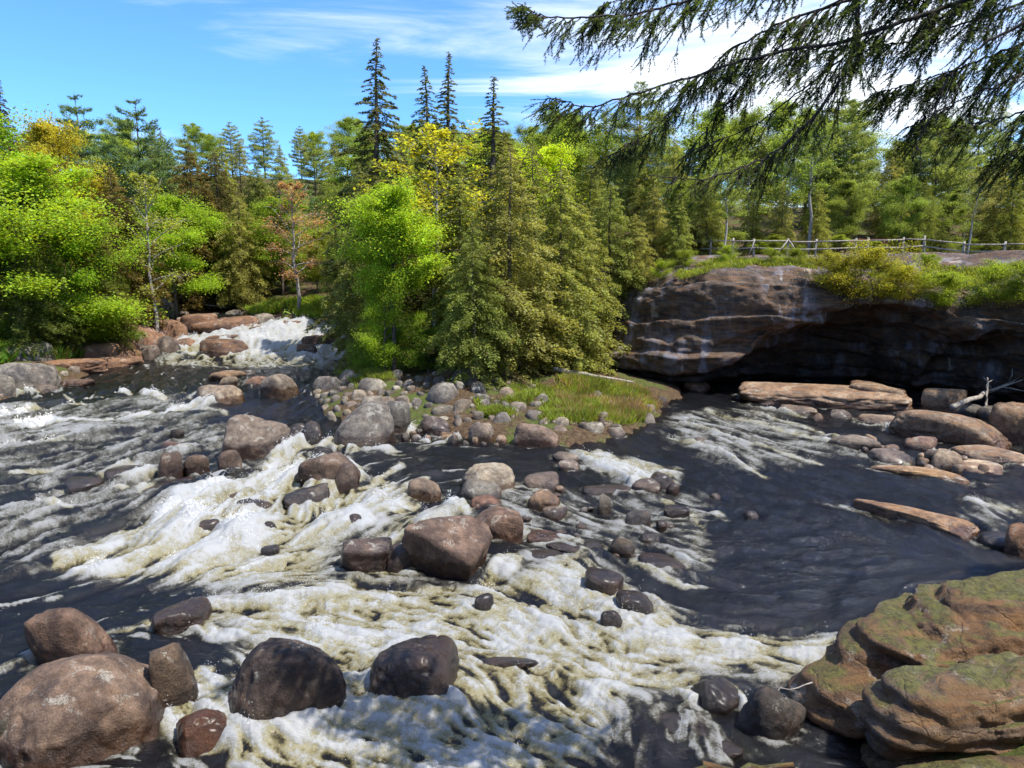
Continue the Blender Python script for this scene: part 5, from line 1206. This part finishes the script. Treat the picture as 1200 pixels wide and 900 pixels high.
# ------------------------------------------------------------------ ground cover
def tufts(name, polys, n, seed, h=(.12, .35), wd=.035, color=(.16, .23, .02), label='', ground_f=at_g, clump=5):
    r = np.random.default_rng(seed); P = []
    for poly, share in polys:
        A = np.array([ground_f(*p)[:2] for p in poly]); lo, hi = A.min(0), A.max(0); m = 0; want = int(n * share)
        while m < want:
            q = r.uniform(lo, hi, (want * 3, 2)); q = q[poly_sd(q[:, 0], q[:, 1], A) < 0]
            q = q[fbm2(q[:, 0] * 1.1, q[:, 1] * 1.1, 3, seed) > .42]
            q = q[:want - m]; P.append(q); m += len(q)
            if not len(q): break
    P = np.concatenate(P); P = np.repeat(P, clump, 0) + r.normal(size=(len(P) * clump, 2)) * .07; z = ground(P[:, 0], P[:, 1]); ok = z > W(P[:, 0], P[:, 1]) + .03; P = P[ok]; z = z[ok]; k = len(P)
    print(name, k)
    if not k: return
    hh = r.uniform(*h, k) * (.6 + .8 * fbm2(P[:, 0] * .9, P[:, 1] * .9, 2, seed + 3)); d = rn(r, k, 3) * .5; d[:, 2] = 1
    C = np.stack([P[:, 0], P[:, 1], z], 1) + d * (hh * .5)[:, None]
    V, F = leaves(C, d, rn(r, k, 3), hh, wd * r.uniform(.6, 1.5, k))
    o = link(name, crown_mesh(name, [(V, F)], M_GRASS)); o.color = (*color, 1); o['kind'] = 'stuff'; o['label'] = label
tufts('grass', [([(600, 456), (650, 444), (742, 458), (772, 472), (758, 494), (715, 502), (640, 497), (604, 480)], .8), ([(560, 470), (605, 470), (600, 490), (565, 490)], .1), ([(395, 440), (440, 436), (470, 446), (420, 458)], .1)], 5200, 3, (.12, .42), .035, (.20, .24, .035), "bright green grass and ferns on the sunny spit")
tufts('grass', [([(280, 366), (390, 362), (400, 376), (350, 372), (300, 370)], 1)], 2500, 4, (.3, .8), .10, (.2, .26, .03), "yellow green grass on the far bank above the falls")
tufts('undergrowth', [([(-60, 400), (60, 392), (190, 366), (230, 356), (205, 372), (130, 404), (60, 424), (-60, 430)], .6)], 7000, 5, (.2, .8), .12, (.10, .17, .02), "low leafy undergrowth on the left bank")
tufts('dead_grass', [([(650, 456), (700, 448), (742, 458), (778, 472), (766, 492), (720, 498), (660, 490)], 1)], 900, 8, (.2, .55), .022, (.30, .20, .10), "tan dead stems among the grass of the sunny spit")
def top_g(px, py): return hit(px, py, lambda x, y: ground(x, y), 20)
tufts('grass', [([(790, 322), (850, 306), (1000, 306), (1200, 312), (1200, 330), (1000, 322), (900, 314), (800, 330)], 1)], 3000, 6, (.1, .35), .05, (.2, .23, .03), "short grass and moss on top of the cliff", top_g)

# ------------------------------------------------------------------ overhanging hemlock, upper right: its trunk stands outside the frame on the near bank
M_TWIG = bark_material('dark_bough_bark', (.018, .014, .011), (.06, .047, .038))
def overhang():
    r = np.random.default_rng(77); base = np.array([9.2, 4.2, gz(9.2, 4.2)])
    e = empty("overhanging_hemlock", tuple(base)); tr = MB(); k = np.linspace(0, 1, 10)
    tr.tube(np.stack([.3 * np.sin(k * 3), .2 * k, -.3 + k * 15], 1), .32 * (1 - k) ** .8 + .03, 10)
    link('trunk', tr.mesh('trunk', [M_BARK]), e)
    boughs = [  # photo points and distance: each bough leaves the trunk outside the frame
        ([(1330, -60, 6.2), (1130, -40, 6.6), (1005, -20, 6.9), (1006, 55, 7.0), (962, 130, 7.1), (905, 182, 7.2), (830, 212, 7.3), (760, 206, 7.4)], .035, 0),
        ([(1360, -120, 6.0), (1210, -30, 6.5), (1110, 8, 6.8), (1000, 45, 7.1), (880, 68, 7.4), (790, 96, 7.6), (690, 128, 7.8), (640, 112, 7.9)], .034, 1),
        ([(1350, -160, 5.9), (1150, -110, 6.5), (980, -60, 7.0), (850, -10, 7.4), (740, 18, 7.7), (640, 22, 7.9), (606, 4, 8.0)], .030, 1),
        ([(1380, -40, 6.0), (1240, 10, 6.3), (1160, 45, 6.5), (1112, 90, 6.6), (1090, 140, 6.7), (1071, 185, 6.8)], .022, 2),
        ([(1380, 60, 5.8), (1290, 90, 6.2), (1230, 120, 6.4), (1170, 140, 6.6), (1110, 150, 6.8)], .022, 3),
        ([(1360, -90, 6.4), (1180, -60, 6.9), (1060, -20, 7.3), (930, 20, 7.7), (850, 60, 7.9), (770, 150, 8.1), (700, 190, 8.2)], .026, 1),
        ([(1300, -140, 7.0), (1080, -100, 7.4), (900, -60, 7.8), (770, -20, 8.1), (700, 10, 8.3)], .026, 1),
        ([(1370, 0, 7.0), (1250, 30, 7.3), (1150, 70, 7.6), (1080, 95, 7.9), (1020, 110, 8.0)], .022, 1),
    ]
    boughs += [([(1340, -200, 6.2), (1180, -90, 6.8), (1060, 10, 7.1), (960, 90, 7.4), (880, 150, 7.6), (800, 180, 7.8)], .022, 3),
        ([(1350, -180, 6.6), (1150, -70, 7.0), (960, 10, 7.5), (860, 110, 7.8), (790, 200, 8.0)], .02, 3),
        ([(1380, -60, 6.6), (1240, -10, 6.9), (1150, 20, 7.2), (1060, 50, 7.5), (960, 60, 7.8)], .02, 3),
        ([(1380, 30, 6.4), (1260, 60, 6.7), (1190, 90, 6.9), (1120, 120, 7.1), (1060, 150, 7.3)], .018, 3),
        ([(1380, 100, 6.2), (1280, 130, 6.5), (1220, 160, 6.8), (1160, 190, 7.0)], .018, 3)]
    P = []; A = []
    for pts, r0, mode in boughs:
        Q = np.array([ray(a, b) * d + np.array([0, 0, CAM_H]) for a, b, d in pts]) - base
        st = np.array([.2, .1, Q[0][2] + .3]); Q = np.concatenate([[st], Q])
        t = np.linspace(0, len(Q) - 1, 70); C = np.stack([np.interp(t, np.arange(len(Q)), Q[:, i]) for i in range(3)], 1)
        for _ in range(4): C[1:-1] = (C[:-2] + 2 * C[1:-1] + C[2:]) / 4
        C[1:-1] += rn(r, 68, 3) * .008
        mb = MB(); mb.tube(C, np.linspace(r0, .004, 70), 6)
        tg = np.gradient(C, axis=0); tg /= np.linalg.norm(tg, axis=1, keepdims=True)
        n1 = {0: 80, 1: 150, 2: 16, 3: 60}[mode]
        for i in range(n1):
            j = int(r.uniform(16 if mode != 2 else 30, 69)); sd_ = 1 if i % 2 else -1
            side = np.cross(tg[j], UP); side /= np.linalg.norm(side)
            d = tg[j] * r.uniform(.4, 1.0) + side * sd_ * r.uniform(.3, .9) + UP * r.uniform(-1.1, -.1); d /= np.linalg.norm(d)
            ln = r.uniform(.25, .8) * (1.15 - j / 90)
            s = np.linspace(0, 1, 6); tw = C[j] + d * (s * ln)[:, None] - UP * (.30 * s ** 2 * ln)[:, None] + rn(r, 6, 3) * .01
            mb.tube(tw, np.linspace(.0075, .002, 6), 3)
            if mode == 0 and r.random() < .45: continue
            if mode == 2 and r.random() < .8: continue
            for q in range(int((13 if mode < 3 else 10) * ln / .4)):          # flat sprays of short needles
                u = r.uniform(.15, 1); b0 = np.array([np.interp(u, s, tw[:, i2]) for i2 in range(3)])
                d2 = d * .7 + np.cross(d, UP) * (1 if q % 2 else -1) * r.uniform(.3, 1) + UP * r.uniform(-.6, .1); d2 /= np.linalg.norm(d2); l2 = r.uniform(.07, .20)
                mb.tube([b0, b0 + d2 * l2], [.003, .0015], 3)
                m = int(34 * l2 / .14); w_ = r.random(m)[:, None]; sg = np.where(r.random(m) < .5, 1, -1)[:, None]
                s2 = np.cross(d2, UP); s2 /= np.linalg.norm(s2) + 1e-6
                P.append(b0 + d2 * l2 * w_ + s2 * sg * .008 + rn(r, m, 3) * .004); A.append(d2 * .5 + s2 * sg + rn(r, m, 3) * .2)
        link('bough', mb.mesh('bough', [M_TWIG]), e)
    P = np.concatenate(P); A = np.concatenate(A); n = len(P)
    c = link('foliage', crown_mesh('foliage', [leaves(P, A, UP + rn(r, n, 3) * .4, np.full(n, .021) * r.uniform(.8, 1.4, n), np.full(n, .0085) * r.uniform(.8, 1.4, n), True)], M_NEEDLE), e); c.color = (.075, .11, .03, 1)
    thing(e, "hemlock with dark drooping boughs hanging over the scene at the upper right", "tree")
    print("overhang needles", n)
overhang()
# two hemlocks of the near right bank, outside the frame: the shade on the outcrop is theirs
for X, Y_, h in ((18.5, 11, 14), (17, 5.5, 14)):
    e = empty("hemlock_tree", (X, Y_, gz(X, Y_) - .1)); tm, cm, H, bm_ = PROTO['hemlock'][0]
    e.scale = (1.25, 1.25, h / H); link("trunk", tm, e); link("branches", bm_, e)["kind"] = "stuff"; c = link("crown", cm, e); c.color = (*OLIVE, 1)
    thing(e, "hemlock on the near right bank beyond the picture edge", "tree", "hemlocks on the near right bank")
